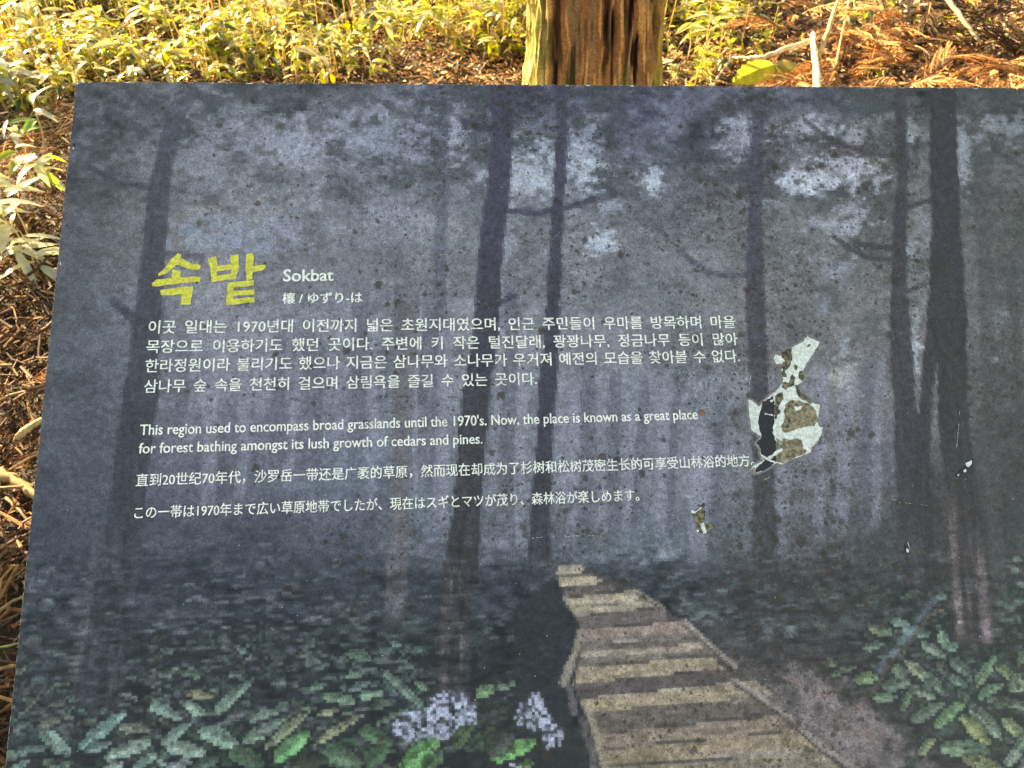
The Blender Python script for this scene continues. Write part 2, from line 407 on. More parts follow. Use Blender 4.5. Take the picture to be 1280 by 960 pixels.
# ------------------------------------------------------------------ THE PRINTED PICTURE ON THE BOARD
CELL = 0.0012
MX = 0.0006
def paint_print():
    nx = int((BW - 2 * MX) / CELL); ny = int((BH - 2 * MX) / CELL)
    uu = MX + (np.arange(nx) + .5) * (BW - 2 * MX) / nx; vv = MX + (np.arange(ny) + .5) * (BH - 2 * MX) / ny
    # the print was enlarged from a coarse picture: every 2 x 2 cells are one picture dot
    BL = 2
    ub = uu[(np.arange(nx) // BL) * BL]; vb = vv[(np.arange(ny) // BL) * BL]
    Xf, Yf = b2px(*np.meshgrid(uu, vv))
    Xb, Yb = b2px(*np.meshgrid(ub, vb))
    low = sst(560, 700, Yf)
    # upper half prints smoother than the foreground
    X = Xb * 1.0; Y = Yb * 1.0
    img = np.zeros((ny, nx, 3))
    cx = np.array([-40, 60, 260, 430, 620, 800, 980, 1130, 1270, 1400.])
    rows = {
     100: [(70,74,86),(72,76,88),(76,81,92),(78,83,95),(73,76,98),(80,83,107),(86,86,106),(72,75,80),(66,68,70),(62,64,66)],
     160: [(74,80,92),(78,84,96),(90,95,108),(96,103,118),(84,89,105),(84,86,108),(90,91,104),(82,84,90),(76,77,80),(74,75,78)],
     220: [(80,86,98),(82,88,100),(110,112,124),(104,110,125),(98,103,118),(90,93,108),(94,95,105),(92,92,96),(82,82,84),(80,80,82)],
     300: [(84,90,102),(88,94,106),(119,119,129),(113,117,131),(108,112,124),(104,106,119),(102,104,112),(98,98,101),(86,86,87),(82,82,84)],
     400: [(84,90,104),(86,92,106),(112,113,130),(113,116,134),(114,117,132),(102,108,120),(106,106,113),(103,103,108),(82,82,84),(80,80,82)],
     500: [(78,84,98),(80,86,100),(100,106,124),(104,110,130),(112,117,133),(106,113,129),(110,111,124),(104,104,111),(76,76,79),(74,74,76)],
     600: [(66,72,88),(70,76,92),(82,90,108),(92,100,120),(108,113,129),(106,112,128),(103,105,118),(84,85,92),(64,65,67),(62,62,64)],
     670: [(56,62,76),(58,64,78),(62,68,82),(72,79,95),(92,97,113),(86,96,110),(82,84,94),(62,63,67),(55,56,57),(54,54,55)],
     740: [(48,54,66),(49,55,67),(47,52,64),(48,53,64),(48,54,65),(45,50,58),(56,56,62),(48,51,53),(46,47,48),(46,46,47)],
     820: [(44,49,58),(44,49,58),(39,43,50),(37,41,47),(38,42,47),(40,42,46),(58,56,60),(46,48,49),(42,44,43),(40,42,42)],
     960: [(38,42,46),(40,44,48),(32,36,40),(32,36,40),(34,38,40),(38,40,42),(66,60,64),(54,50,51),(40,41,39),(38,40,38)],
     1150:[(36,40,42),(36,40,42),(32,36,40),(32,36,40),(34,38,40),(38,40,42),(66,60,64),(54,50,51),(40,41,39),(38,40,38)]}
    ry = np.array(sorted(rows)); tab = np.array([rows[k] for k in ry], float)
    ci = np.clip(np.searchsorted(cx, X) - 1, 0, len(cx) - 2); ri = np.clip(np.searchsorted(ry, Y) - 1, 0, len(ry) - 2)
    fx = sst(0, 1, (X - cx[ci]) / (cx[ci + 1] - cx[ci]))[..., None]; fy = sst(0, 1, (Y - ry[ri]) / (ry[ri + 1] - ry[ri]))[..., None]
    img = (tab[ri, ci] * (1 - fx) + tab[ri, ci + 1] * fx) * (1 - fy) + (tab[ri + 1, ci] * (1 - fx) + tab[ri + 1, ci + 1] * fx) * fy
    def over(a, col):
        nonlocal img
        a = np.clip(a, 0, 1)[..., None]
        img = img * (1 - a) + np.asarray(col, float) * a
    up = sst(520, 330, Y)
    # foliage: dark and light clumps in the tree tops
    f1 = fbm(X / 55, Y / 40, 21, 5); f2 = fbm(X / 18, Y / 9, 25, 4); f3 = fbm(X / 9, Y / 5, 28, 3)
    top = sst(330, 130, Y)
    img *= (1 + (f1 - .5) * (.34 + .45 * top) + (f2 - .5) * (.22 + .55 * top) + (f3 - .5) * (.20 + .25 * top))[..., None]
    over(sst(.56, .68, fbm(X / 38, Y / 22, 31, 5)) * sst(320, 170, Y) * .75, (60, 68, 76))
    over(sst(.56, .70, fbm(X / 30, Y / 22, 37, 5)) * sst(420, 200, Y) * sst(820, 960, X) * .65, (64, 68, 70))
    over(sst(.57, .70, fbm(X / 26, Y / 15, 39, 5)) * sst(200, 300, Y) * sst(520, 380, Y) * sst(950, 1010, X) * .55, (70, 76, 76))
    # sky showing between the crowns
    S = [(661,216,38,32,152,164,188,.9),(726,204,22,38,152,166,192,.9),(815,226,13,15,160,172,196,.9),(764,257,16,8,140,150,172,.7),(750,304,18,13,166,180,206,.9),(743,148,20,8,130,138,160,.6),
         (633,285,8,26,138,144,168,.7),(485,166,58,30,128,137,164,.8),(568,166,13,28,142,150,178,.8),(489,265,34,28,126,130,154,.6),(344,169,66,24,128,134,156,.75),(364,180,26,20,134,142,166,.8),
         (251,203,42,34,120,126,146,.7),(285,296,62,24,120,134,162,.8),(344,282,28,16,122,130,154,.7),(922,174,24,22,146,152,178,.8),(1012,159,34,14,160,167,192,.85),(1067,172,18,12,146,150,168,.7),
         (1040,217,50,19,164,171,195,.95),(995,227,18,14,168,178,202,.95),(1060,279,24,24,146,151,172,.85),(1022,279,20,9,140,146,166,.7),(1046,334,20,16,130,136,158,.7),(1137,159,6,18,150,160,176,.85),
         (1203,194,9,36,134,140,156,.8),(1256,159,26,16,126,131,146,.7),(1228,172,7,16,134,140,158,.7),(1137,310,6,20,128,138,158,.8),(1032,379,9,12,126,134,156,.7),(1153,278,10,28,122,128,142,.7),
         (964,258,26,8,130,136,152,.7),(1053,437,7,10,142,152,168,.8),(1055,470,11,18,168,168,166,.8),(1142,436,7,28,156,170,186,.9),(1242,449,6,6,140,150,170,.8),(1244,400,10,13,118,122,136,.7),
         (440,590,30,40,100,114,138,.5),(520,640,34,30,100,118,140,.5),(700,560,14,60,124,130,152,.5),(875,600,12,70,128,137,158,.6),(790,560,10,60,120,128,150,.4),(620,350,14,60,124,128,150,.45),
         (730,420,70,40,112,118,134,.4),(835,520,60,60,110,120,138,.4),(820,690,34,9,118,134,150,.6),(740,695,24,6,112,130,146,.6),(920,660,26,26,92,104,116,.5)]
    ed = fbm(X / 13, Y / 8, 61, 4) - .5; ed2 = fbm(X / 5, Y / 4, 65, 2) - .5
    for (x, y, rx, ry_, r, g, b, al) in S:
        d = np.sqrt(((X - x) / (rx * 1.15)) ** 2 + ((Y - y) / (ry_ * 1.15)) ** 2) + ed * 2.3 + ed2 * 1.3
        over(sst(1.3, .3, d) * al, (r, g, b))
    # far trunks: faint upright bands
    rs = np.random.default_rng(4)
    def band(x0, y0, x1, y1, w, col, al, soft=2.0, fade=40):
        t = (Y - y0) / (y1 - y0); xc = x0 + (x1 - x0) * t + (fbm(Y / 60, Y * 0 + x0, 71, 2) - .5) * 5
        a = sst(w / 2 + soft, w / 2 - soft, np.abs(X - xc)) * sst(y0, y0 + fade, Y) * sst(y1, y1 - fade, Y)
        over(a * al, col)
    band(556, 90, 541, 640, 15, (78, 82, 100), .6)
    for x, w, y0, y1, dk in ((452,20,340,690,1),(470,10,380,650,0),(500,16,330,600,1),(520,12,360,640,0),(536,14,360,600,1),(556,18,380,680,0),(640,20,330,650,1),(655,12,380,700,0),(628,10,360,640,0),
                             (720,14,470,690,0),(735,18,420,690,1),(752,10,480,680,0),(770,14,440,690,1),(788,12,490,690,0),(806,14,460,690,1),(828,16,470,690,0),(848,12,460,690,1),(875,24,520,720,0),(900,14,470,680,1),
                             (985,16,470,700,0),(1030,14,440,690,0),(1060,18,440,680,0),(1085,12,430,690,1),(1100,12,420,680,0),(400,14,420,650,1),(375,10,400,620,0),(350,18,400,640,1),(310,14,380,640,0),(265,18,420,650,0),(232,14,400,640,1)):
        band(x, y0, x - 8 + rs.normal(0, 3), y1, w, (84, 90, 108) if dk else (124, 128, 152), (.62 if dk else .55), 1.4)
    band(512, 330, 491, 800, 27, (96, 92, 102), .75, 2, 60)
    band(1222, 150, 1248, 760, 18, (72, 72, 74), .65, 3)
    band(1262, 300, 1290, 760, 12, (66, 66, 68), .5, 3)
    # near trunks, each given as rows of (y, left, right)
    def trunk(prof, c0, c1, al=.95, soft=2.0, yfade=None, streak=.12, sd=0):
        p = np.array(prof, float)
        L = np.interp(Y, p[:, 0], p[:, 1]); Rr = np.interp(Y, p[:, 0], p[:, 2])
        j = (vnoise(Y / 9, Y * 0 + sd, 83 + sd) - .5) * 3
        a = sst(-soft, soft, X - L + j) * sst(-soft, soft, Rr - X + j) * (Y >= p[0, 0] - 3) * (Y <= p[-1, 0])
        if yfade: a = a * sst(yfade[0], yfade[1], Y)
        t = sst(p[0, 0], p[-1, 0], Y)[..., None]
        col = np.array(c0) * (1 - t) + np.array(c1) * t
        s = (X - L) / np.maximum(Rr - L, 1)
        st = 1 + (fbm(s * 9 + sd * 13, Y / 45, 87 + sd, 3) - .5) * streak * 2 * (1 + 2 * low) + (fbm(X / 6, Y / 14, 89 + sd, 2) - .5) * .14
        nonlocal img
        aa = np.clip(a * al, 0, 1)[..., None]
        img = img * (1 - aa) + col * st[..., None] * aa
        return a, s
    def branch(pts, w, col, al=.8):
        for (x0, y0), (x1, y1) in zip(pts[:-1], pts[1:]):
            dx, dy = x1 - x0, y1 - y0; L2 = dx * dx + dy * dy
            t = np.clip(((X - x0) * dx + (Y - y0) * dy) / L2, 0, 1)
            d = np.hypot(X - x0 - t * dx, Y - y0 - t * dy)
            over(sst(w / 2 + 1.6, w / 2 - 1.2, d) * al, col)
    K1 = (60, 63, 78); K2 = (60, 60, 80); K3 = (56, 54, 60)
    trunk([(110,192,248),(160,203,226),(230,187,211),(307,177,207),(400,167,201),(500,152,196),(640,135,178),(800,112,164),(900,84,152)], (70, 73, 88), (50, 53, 62), .93, 2.5, (108, 150), .12, 1)
    branch([(112,208),(130,220),(150,229),(187,234)], 6, K1, .75); branch([(142,376),(155,388),(172,402)], 12, K1, .75); branch([(204,317),(252,320)], 8, (72,75,92), .7); branch([(250,133),(280,124),(315,117)], 4, (74,78,90), .5)
    trunk([(104,612,648),(160,614,641),(240,607,637),(290,599,630),(340,595,626),(420,591,622),(480,579,612),(560,570,606),(640,565,600),(690,557,597),(720,551,596),(770,547,589),(860,540,585),(872,538,588)], (62, 62, 82), (54, 53, 58), .96, 2.0, None, .10, 2)
    branch([(579,152),(595,158),(617,162)], 8, K2); branch([(630,262),(665,266),(690,263),(724,255),(742,247)], 7, K2, .85); branch([(620,380),(642,369)], 7, K2)
    trunk([(104,693,709),(165,695,708),(240,690,706),(330,685,700),(420,680,698),(480,672,695),(560,669,690),(640,662,686),(720,659,689),(765,655,692)], (62, 62, 82), (52, 53, 64), .94, 1.8, None, .10, 3)
    trunk([(120,940,957),(190,936,953),(280,933,952),(360,931,954),(420,933,957),(480,936,960),(590,940,965),(640,940,969),(740,938,974)], (68, 66, 86), (60, 59, 64), .85, 2.0, (112, 160), .08, 4)
    branch([(847,310),(866,328),(884,340),(902,343),(932,343)], 7, (72,72,88), .7); branch([(955,201),(1022,203)], 5, (72,72,84), .5); branch([(955,243),(1002,250)], 7, (72,74,80), .5); branch([(895,188),(935,186)], 4, (76,76,90), .4)
    branch([(820,255),(826,290),(850,312)], 5, (80, 82, 96), .5)
    branch([(456,116),(490,135),(520,150),(550,156)], 5, (74, 78, 94), .55); branch([(420,210),(450,230),(485,243)], 4, (84, 88, 100), .45); branch([(560,186),(595,190)], 6, (80,82,94), .5)
    branch([(420,306),(500,306),(560,312)], 5, (96, 100, 120), .4)
    trunk([(112,1116,1132),(220,1120,1134),(280,1115,1132),(360,1113,1132),(400,1110,1138),(500,1116,1142),(560,1117,1160),(640,1121,1176),(720,1130,1170),(770,1126,1176)], (62, 60, 70), (56, 54, 60), .93, 2.0, None, .12, 5)
    branch([(1005,150),(1030,170),(1052,180),(1070,187),(1118,197)], 6, (66,65,72), .8); branch([(1040,295),(1056,307),(1080,321),(1116,325)], 6, (62,61,68), .8); branch([(1068,304),(1116,310)], 7, (60,59,66), .8)
    branch([(1132,259),(1162,250)], 6, K3); branch([(1133,364),(1156,355)], 6, K3, .7); branch([(1080,118),(1112,132)], 8, (66,67,72), .6)
    trunk([(104,1161,1193),(200,1161,1196),(260,1163,1199),(340,1161,1204),(410,1157,1208),(450,1152,1170),(520,1147,1163),(590,1142,1160),(640,1136,1158)], (54, 52, 58), (56, 54, 60), .97, 1.8, None, .10, 6)
    trunk([(400,1158,1208),(440,1170,1206),(540,1173,1211),(600,1180,1220),(680,1190,1229),(735,1194,1235),(805,1199,1243)], (54, 52, 57), (58, 55, 58), .97, 1.8, None, .16, 7)
    branch([(1216,160),(1260,174),(1290,186)], 5, (78,78,82), .5)
    over(sst(8, 2, np.abs(X - 1189 - (Y - 640) * .06)) * sst(590, 680, Y) * sst(808, 795, Y) * (.35 + .6 * fbm(X / 5, Y / 26, 101, 3)), (122, 106, 112))
    over(sst(10, 2, np.abs(X - 1222 - (Y - 700) * .13)) * sst(640, 720, Y) * sst(808, 795, Y) * (.2 + .7 * fbm(X / 5, Y / 26, 103, 3)), (116, 98, 106))
    over(sst(9, 2, np.abs(X - 1146)) * sst(650, 700, Y) * sst(770, 740, Y) * .4 * fbm(X / 6, Y / 20, 105, 3), (112, 108, 112))
    over(sst(7, 1, np.abs(X - 561 + (Y - 700) * .05)) * sst(690, 740, Y) * sst(865, 840, Y) * (.1 + .9 * sst(.4, .65, fbm(X / 4, Y / 22, 107, 3))), (104, 95, 94))
    over(sst(6, 1, np.abs(X - 574)) * sst(690, 720, Y) * sst(865, 840, Y) * .8 * sst(.45, .65, fbm(X / 4, Y / 22, 109, 3)), (98, 90, 92))
    over(sst(9, 2, np.abs(X - 128 + (Y - 640) * .17)) * sst(640, 700, Y) * sst(880, 840, Y) * (.2 + .5 * fbm(X / 5, Y / 26, 110, 3)), (88, 86, 92))
    # undergrowth: flat dark dashes and pale leaf glints, larger towards the front
    gm = sst(650, 740, Y - (fbm(X / 90, X * 0, 120, 2) - .5) * 60)
    dash = fbm(X / 16, Y / 4.2, 123, 4); dash2 = fbm(X / 26, Y / 7, 127, 3)
    img *= (1 + gm * ((dash - .5) * 1.0 + (dash2 - .5) * .7))[..., None]
    prot = np.zeros((ny, nx))                 # places where no glints fall (trunks, boardwalk, path)
    def poly_mask(P):
        P = np.asarray(P, float); ins = np.zeros(X.shape, bool); n = len(P)
        x0, x1, y0, y1 = P[:, 0].min() - 3, P[:, 0].max() + 3, P[:, 1].min() - 3, P[:, 1].max() + 3
        sel = (X >= x0) & (X <= x1) & (Y >= y0) & (Y <= y1)
        xs, ys = X[sel], Y[sel]; r = np.zeros(xs.shape, bool)
        for i in range(n):
            (ax, ay), (bx, by) = P[i], P[(i + 1) % n]
            if ay == by: continue
            r ^= ((ay > ys) != (by > ys)) & (xs < (bx - ax) * (ys - ay) / (by - ay) + ax)
        ins[sel] = r; return ins
    walk = poly_mask([(690,700),(740,700),(960,845),(1075,960),(1075,1100),(745,1100),(715,960),(730,880),(695,850)])
    def dot(x, y, rx, ry_, ang, col, al):
        # one painted dab
        ca, sa = math.cos(ang), math.sin(ang); m = max(rx, ry_) + 4
        sel = (np.abs(X - x) < m) & (np.abs(Y - y) < m)
        if not sel.any(): return
        dx, dy = X[sel] - x, Y[sel] - y
        u = (dx * ca + dy * sa) / rx; v = (-dx * sa + dy * ca) / ry_
        a = (sst(1.12, .75, np.sqrt(u * u + v * v)) * al)[:, None]
        img[sel] = img[sel] * (1 - a) + np.asarray(col, float) * a
    # restrict search windows for speed: dabs are painted through row / column slices
    us = np.array([px2b(q, 480)[0] for q in (0, 1280)])
    def dab(x, y, rx, ry_, ang, col, al):
        bu, bv = px2b(x, y); m = (max(rx, ry_) + 6) / 1000
        i0 = max(0, int((bv - m) / CELL)); i1 = min(ny, int((bv + m) / CELL) + 2); j0 = max(0, int((bu - m) / CELL)); j1 = min(nx, int((bu + m) / CELL) + 2)
        if i1 <= i0 or j1 <= j0: return
        dx, dy = X[i0:i1, j0:j1] - x, Y[i0:i1, j0:j1] - y
        ca, sa = math.cos(ang), math.sin(ang)
        u = (dx * ca + dy * sa) / rx; v = (-dx * sa + dy * ca) / ry_
        a = (sst(1.15, .7, np.sqrt(u * u + v * v)) * al)[..., None]
        img[i0:i1, j0:j1] = img[i0:i1, j0:j1] * (1 - a) + np.asarray(col, float) * a
    for q in range(2900):
        y = 676 + 262 * rs.random() ** .95; x = rs.uniform(20, 1300)
        if 80 + (900 - y) * .2 < x < 170 + (900 - y) * .12 and y < 900 and rs.random() < .85: continue
        if 540 < x < 598 and y < 872: continue
        if 1185 < x < 1245 and y < 805: continue
        if (x > 690 and x < 990 and y > 690) and (x < 740 + (y - 700) * 1.6) : continue
        if 900 < x < 1170 and y > 800 and y > 790 + abs(x - 1010) * .35: continue
        if 600 < x < 720 and rs.random() < .75: continue
        k = max(0, (y - 690) / 250)
        if y < 740 and rs.random() < .4: continue
        w = rs.uniform(4, 9) + 9 * k * rs.random(); h = rs.uniform(1.6, 2.8) + 2.4 * k * rs.random()
        gr = rs.random()
        if x < 1000: base = np.array([92, 98, 114]) * (1 - k) + np.array([96, 110, 112]) * k
        else: base = np.array([82, 92, 92])
        lum = rs.uniform(.6, 1.18)
        base = base * lum + np.array([-6, 2, -6]) * gr
        dab(x, y, w, h, rs.normal(0, .12), base, rs.uniform(.35, .8))
    # boardwalk
    def quad(o, s, P, col, al=.93, st=0.10, sd=0):
        P = [(o[0] + a / s, o[1] + b / s) for a, b in P]
        m = poly_mask(P)
        t = 1 + (fbm(X / 22, Y / 2.2, 140 + sd, 3) - .5) * 2 * st * 2.2 + (fbm(X / 7, Y / 6, 150 + sd, 3) - .5) * .35
        nonlocal img
        a = (m * al)[..., None]
        img = img * (1 - a) + (np.asarray(col, float) * 1.14 + np.array([7, 1, -5])) * t[..., None] * a
    O, Z = (680, 680), 3.43
    over(poly_mask([(690,720),(712,745),(700,860),(735,960),(735,1000),(640,1000),(640,760)]) * .75, (40, 44, 48))
    quad(O, Z, [(55,90),(150,88),(260,140),(390,198),(600,330),(810,525),(940,605),(1340,960),(1300,1200),(280,1200),(160,664),(122,600),(150,362),(86,232)], (62, 60, 64), .75)
    quad(O, Z, [(55,88),(155,83),(178,115),(50,126)], (146, 139, 131)); quad(O, Z, [(50,126),(178,116),(200,132),(58,142)], (82, 80, 82))
    quad(O, Z, [(60,142),(200,131),(275,160),(60,186)], (143, 135, 125)); quad(O, Z, [(80,190),(285,166),(295,192),(90,226)], (80, 77, 80))
    quad(O, Z, [(85,230),(385,195),(500,265),(140,305)], (126, 120, 112)); quad(O, Z, [(100,248),(425,218),(440,232),(110,264)], (140, 134, 126)); quad(O, Z, [(110,264),(440,232),(448,240),(116,274)], (100, 96, 90))
    quad(O, Z, [(145,310),(520,268),(530,325),(150,362)], (82, 78, 84))
    quad(O, Z, [(165,366),(600,328),(645,372),(160,405)], (120, 106, 107)); quad(O, Z, [(160,405),(645,372),(665,395),(155,438)], (90, 88, 92))
    quad(O, Z, [(160,424),(400,408),(402,416),(160,434)], (132, 128, 132)); quad(O, Z, [(155,438),(665,395),(690,422),(155,460)], (78, 76, 78))
    quad(O, Z, [(155,460),(690,420),(710,447),(150,487)], (122, 115, 112)); quad(O, Z, [(150,487),(710,447),(725,470),(145,525)], (92, 91, 90))
    quad(O, Z, [(140,530),(722,474),(768,530),(120,597)], (128, 119, 106)); quad(O, Z, [(140,522),(722,466),(724,476),(140,532)], (62, 60, 60))
    quad(O, Z, [(118,600),(790,535),(822,580),(150,662)], (70, 66, 73))
    quad(O, Z, [(150,664),(900,582),(1000,650),(190,716)], (130, 120, 106)); quad(O, Z, [(150,660),(880,582),(885,588),(156,668)], (146, 140, 134))
    quad(O, Z, [(190,716),(1000,645),(1040,705),(215,812)], (80, 75, 77)); quad(O, Z, [(800,672),(1000,650),(1000,656),(800,680)], (120, 116, 122))
    quad(O, Z, [(212,814),(1040,728),(1110,790),(235,872)], (112, 101, 95)); quad(O, Z, [(228,868),(480,850),(480,862),(235,880)], (74, 72, 74))
    quad(O, Z, [(240,882),(1110,795),(1170,880),(260,950)], (122, 111, 98)); quad(O, Z, [(255,946),(1150,872),(1155,884),(262,958)], (64, 64, 64)); quad(O, Z, [(700,900),(1160,870),(1162,880),(700,912)], (126, 122, 122))
    quad(O, Z, [(262,958),(1190,886),(1340,1040),(280,1060)], (108, 101, 92)); quad(O, Z, [(280,1060),(1340,1040),(1400,1200),(300,1200)], (112, 100, 86))
    def rail(o, s, pts, w, col, al=.9): branch([(o[0] + a / s, o[1] + b / s) for a, b in pts], w, col, al)
    rail(O, Z, [(88,232),(140,302)], 6, (150,140,124)); rail(O, Z, [(385,197),(500,268)], 6, (148,138,126)); rail(O, Z, [(390,205),(498,276)], 2.5, (58,56,56))
    rail(O, Z, [(152,372),(128,470),(98,520)], 8, (138,130,118)); rail(O, Z, [(110,520),(80,590)], 11, (142,131,118)); rail(O, Z, [(600,332),(700,425),(812,522)], 8, (150,137,130)); rail(O, Z, [(590,340),(690,430),(800,526)], 2.5, (60,57,57))
    rail(O, Z, [(162,670),(205,760),(235,880),(262,970)], 8, (142,132,114)); rail(O, Z, [(105,610),(128,720)], 9, (94,90,96)); rail(O, Z, [(160,750),(190,860)], 8, (86,82,86)); rail(O, Z, [(200,880),(210,960)], 8, (98,92,92))
    # bare earth of the path beside the walk
    pm = sst(1.0, .45, np.sqrt(((X - 1035 - (Y - 890) * .9) / 78) ** 2 + ((Y - 905) / 85) ** 2) + (fbm(X / 22, Y / 14, 160, 4) - .5) * 1.1) * sst(-2, 14, (X - 917) - (Y - 850) * 1.36)
    over(pm * .95, (124, 113, 118)); over(pm * sst(.52, .7, fbm(X / 16, Y / 10, 166, 4)) * .5, (120, 92, 88)); over(pm * sst(.5, .75, fbm(X / 12, Y / 9, 167, 4)) * .6, (72, 66, 72))
    over(sst(30, 5, np.abs((X - 905) - (Y - 800) * .9)) * sst(740, 800, Y) * sst(900, 860, Y) * .35, (104, 96, 100))
    O2, Z2 = (840, 640), 2.909
    rail(O2, Z2, [(222,610),(330,680),(432,752),(540,850),(650,925),(760,1010)], 8, (140,126,126)); rail(O2, Z2, [(215,615),(420,760),(530,860),(640,935)], 2.5, (56,52,54))
    # painted leaves of the foreground plants
    def pleaf(o, s, L):
        for (x0, y0, x1, y1, w, col) in L:
            ax, ay, bx, by = o[0] + x0 / s, o[1] + y0 / s, o[0] + x1 / s, o[1] + y1 / s
            w = w / s; bu, bv = px2b((ax + bx) / 2, (ay + by) / 2); ln = math.hypot(bx - ax, by - ay)
            m = (ln / 2 + w + 6) / 1000
            i0 = max(0, int((bv - m) / CELL)); i1 = min(ny, int((bv + m) / CELL) + 2); j0 = max(0, int((bu - m) / CELL)); j1 = min(nx, int((bu + m) / CELL) + 2)
            if i1 <= i0 or j1 <= j0: continue
            xx, yy = X[i0:i1, j0:j1], Y[i0:i1, j0:j1]
            ux, uy = (bx - ax) / ln, (by - ay) / ln
            t = ((xx - ax) * ux + (yy - ay) * uy) / ln; d = -(xx - ax) * uy + (yy - ay) * ux
            prof = np.sin(np.clip(t, 0, 1) ** .85 * math.pi) ** .6 * w / 2
            d = d - w * .25 * (t - .5) ** 2
            for grow, al, cc in ((3.0, .55, (26, 30, 36)), (0, .95, None)):
                a = ((np.abs(d) < prof + grow) & (t > -.04 * (grow > 0)) & (t < 1 + .04 * (grow > 0))) * al
                if cc is None:
                    sh = 1 + (fbm(xx / 7, yy / 5, 170, 3) - .5) * .75 + .14 * np.sign(d) * 1.0 - .10 * (np.abs(d) < 1.1)
                    c3 = np.asarray(col, float) * sh[..., None]
                else: c3 = np.asarray(cc, float)
                a = a[..., None]
                img[i0:i1, j0:j1] = img[i0:i1, j0:j1] * (1 - a) + c3 * a
    T = (104, 134, 128); T2 = (118, 142, 134); GB = (84, 144, 94); GD = (64, 92, 74); OL = (118, 120, 96); TG = (92, 116, 106)
    # a filler carpet behind, then the leaves read off one by one
    fil = []
    for q in range(150):
        x = rs.uniform(0, 560); y = rs.uniform(800, 900); a = rs.normal(0, .45) + (math.pi if rs.random() < .5 else 0); l = rs.uniform(14, 30)
        if 90 < x < 165 and y < 880: continue
        if 536 < x < 592: continue
        k = rs.uniform(.6, 1.0); fil.append((x, y, x + l * math.cos(a), y + l * math.sin(a), rs.uniform(6, 10), tuple(np.array([88, 106, 104]) * k + rs.normal(0, 4, 3))))
    pleaf((0, 0), 1, fil)
    fil = []
    for q in range(170):
        x = rs.uniform(10, 720); y = rs.uniform(895, 1060); a = rs.normal(0, .6) + (math.pi if rs.random() < .5 else 0); l = rs.uniform(24, 46)
        if x > 560 and rs.random() < .75: continue
        k = rs.uniform(.45, .85); fil.append((x, y, x + l * math.cos(a), y + l * math.sin(a), rs.uniform(10, 18), tuple(np.array([84, 108, 96]) * k + rs.normal(0, 4, 3))))
    pleaf((0, 0), 1, fil)
    pleaf((0, 640), 2.909, [(250,885,130,770,60,T),(280,860,460,715,48,(94,130,130)),(310,870,400,830,40,(98,122,126)),(375,890,550,830,52,T2),(590,845,755,870,56,T2),(580,845,690,762,36,T),(720,785,868,845,70,(104,138,126)),
        (540,695,658,745,46,T),(670,690,752,738,46,T2),(662,650,778,668,34,OL),(770,738,918,600,44,(100,130,120)),(890,752,1022,718,34,TG),(878,835,1052,738,50,(108,136,122)),(958,855,1122,722,40,(122,136,112)),
        (990,905,1124,790,62,GB),(1140,842,1290,738,36,(124,130,104)),(1160,660,1290,682,40,(98,128,114)),(1148,742,1232,708,26,(134,142,120)),(830,862,965,918,70,GD),(1185,850,1280,925,90,(70,102,82)),
        (480,935,575,868,34,T),(370,950,450,900,40,T2),(430,775,555,792,44,(102,108,98)),(40,870,180,850,34,(84,108,108)),(60,900,10,860,34,TG),(20,960,100,900,30,T),(150,960,260,905,34,TG),(640,950,560,905,40,(110,130,128)),
        (1040,900,1160,930,60,(62,70,60)),(690,930,800,890,44,(72,92,84)),(130,780,230,745,34,(96,104,98)),(40,790,110,760,30,(78,90,92)),(600,930,700,900,34,(112,120,130))])
    pleaf((320, 760), 4.8, [(760,370,1015,600,62,(96,122,112)),(950,440,1045,495,46,(84,106,94)),(610,525,770,498,56,(102,132,116)),(660,612,850,538,44,(88,102,92)),(715,695,905,598,36,(94,116,100)),(860,970,1105,765,120,(80,142,84)),
        (610,715,825,815,100,(72,106,82)),(640,930,790,830,110,(60,92,70)),(390,520,605,555,66,(98,124,104)),(320,455,410,470,50,(96,126,114)),(545,255,690,300,80,(80,100,92)),(545,490,690,432,44,(94,110,114)),(520,410,650,388,36,(98,126,114)),
        (350,650,500,600,34,(138,142,120)),(420,860,640,930,120,(72,98,80)),(340,815,650,620,54,(122,126,102)),(200,930,420,900,90,(56,62,56)),(0,740,180,650,60,(98,122,116)),(1000,960,1090,880,90,(66,92,62))])
    pleaf((420, 640), 2.909, [(560,895,730,825,62,(86,150,88)),(490,840,620,800,70,(56,74,58)),(420,850,490,770,60,(70,88,62)),(540,870,640,800,80,(58,70,62)),(500,665,590,625,44,(92,128,98)),(570,645,660,615,26,(88,112,98)),(650,930,720,905,34,(76,110,70)),(500,740,640,690,60,(50,54,54))])
    # mauve flower heads made of square picture dots
    cell = lambda a, s: np.floor(a / s)
    fr = vnoise(cell(X, 4.7) + .5 * 0, cell(Y, 4.7), 180); fr2 = vnoise(cell(X, 4.7) + 91, cell(Y, 4.7) + 7, 181)
    for (P) in ([(488,906),(506,888),(526,890),(536,872),(558,860),(582,864),(596,884),(596,906),(574,906),(560,924),(530,920),(512,928),(492,918)],
                [(641,892),(648,876),(660,876),(662,862),(674,864),(678,878),(686,894),(702,910),(702,930),(682,936),(674,920),(662,910),(646,904)], [(626,965),(640,952),(656,960),(650,1000),(630,1000)]):
        m = poly_mask(P)
        edge = fbm(cell(X, 4.7) * .9, cell(Y, 4.7) * .9, 184, 2)
        m = m & (edge > .33)
        a = (m * .95)[..., None]
        col = np.array([156, 166, 200]) * (fr2[..., None] > .42) + np.array([108, 116, 140]) * ((fr2[..., None] <= .42) & (fr2[..., None] > .22)) + np.array([66, 66, 82]) * (fr2[..., None] <= .22)
        col = col * (.85 + .3 * fr[..., None])
        img = img * (1 - a) + col * a
    # foreground plants right of the path
    c = (1020, 720)
    rfil = []
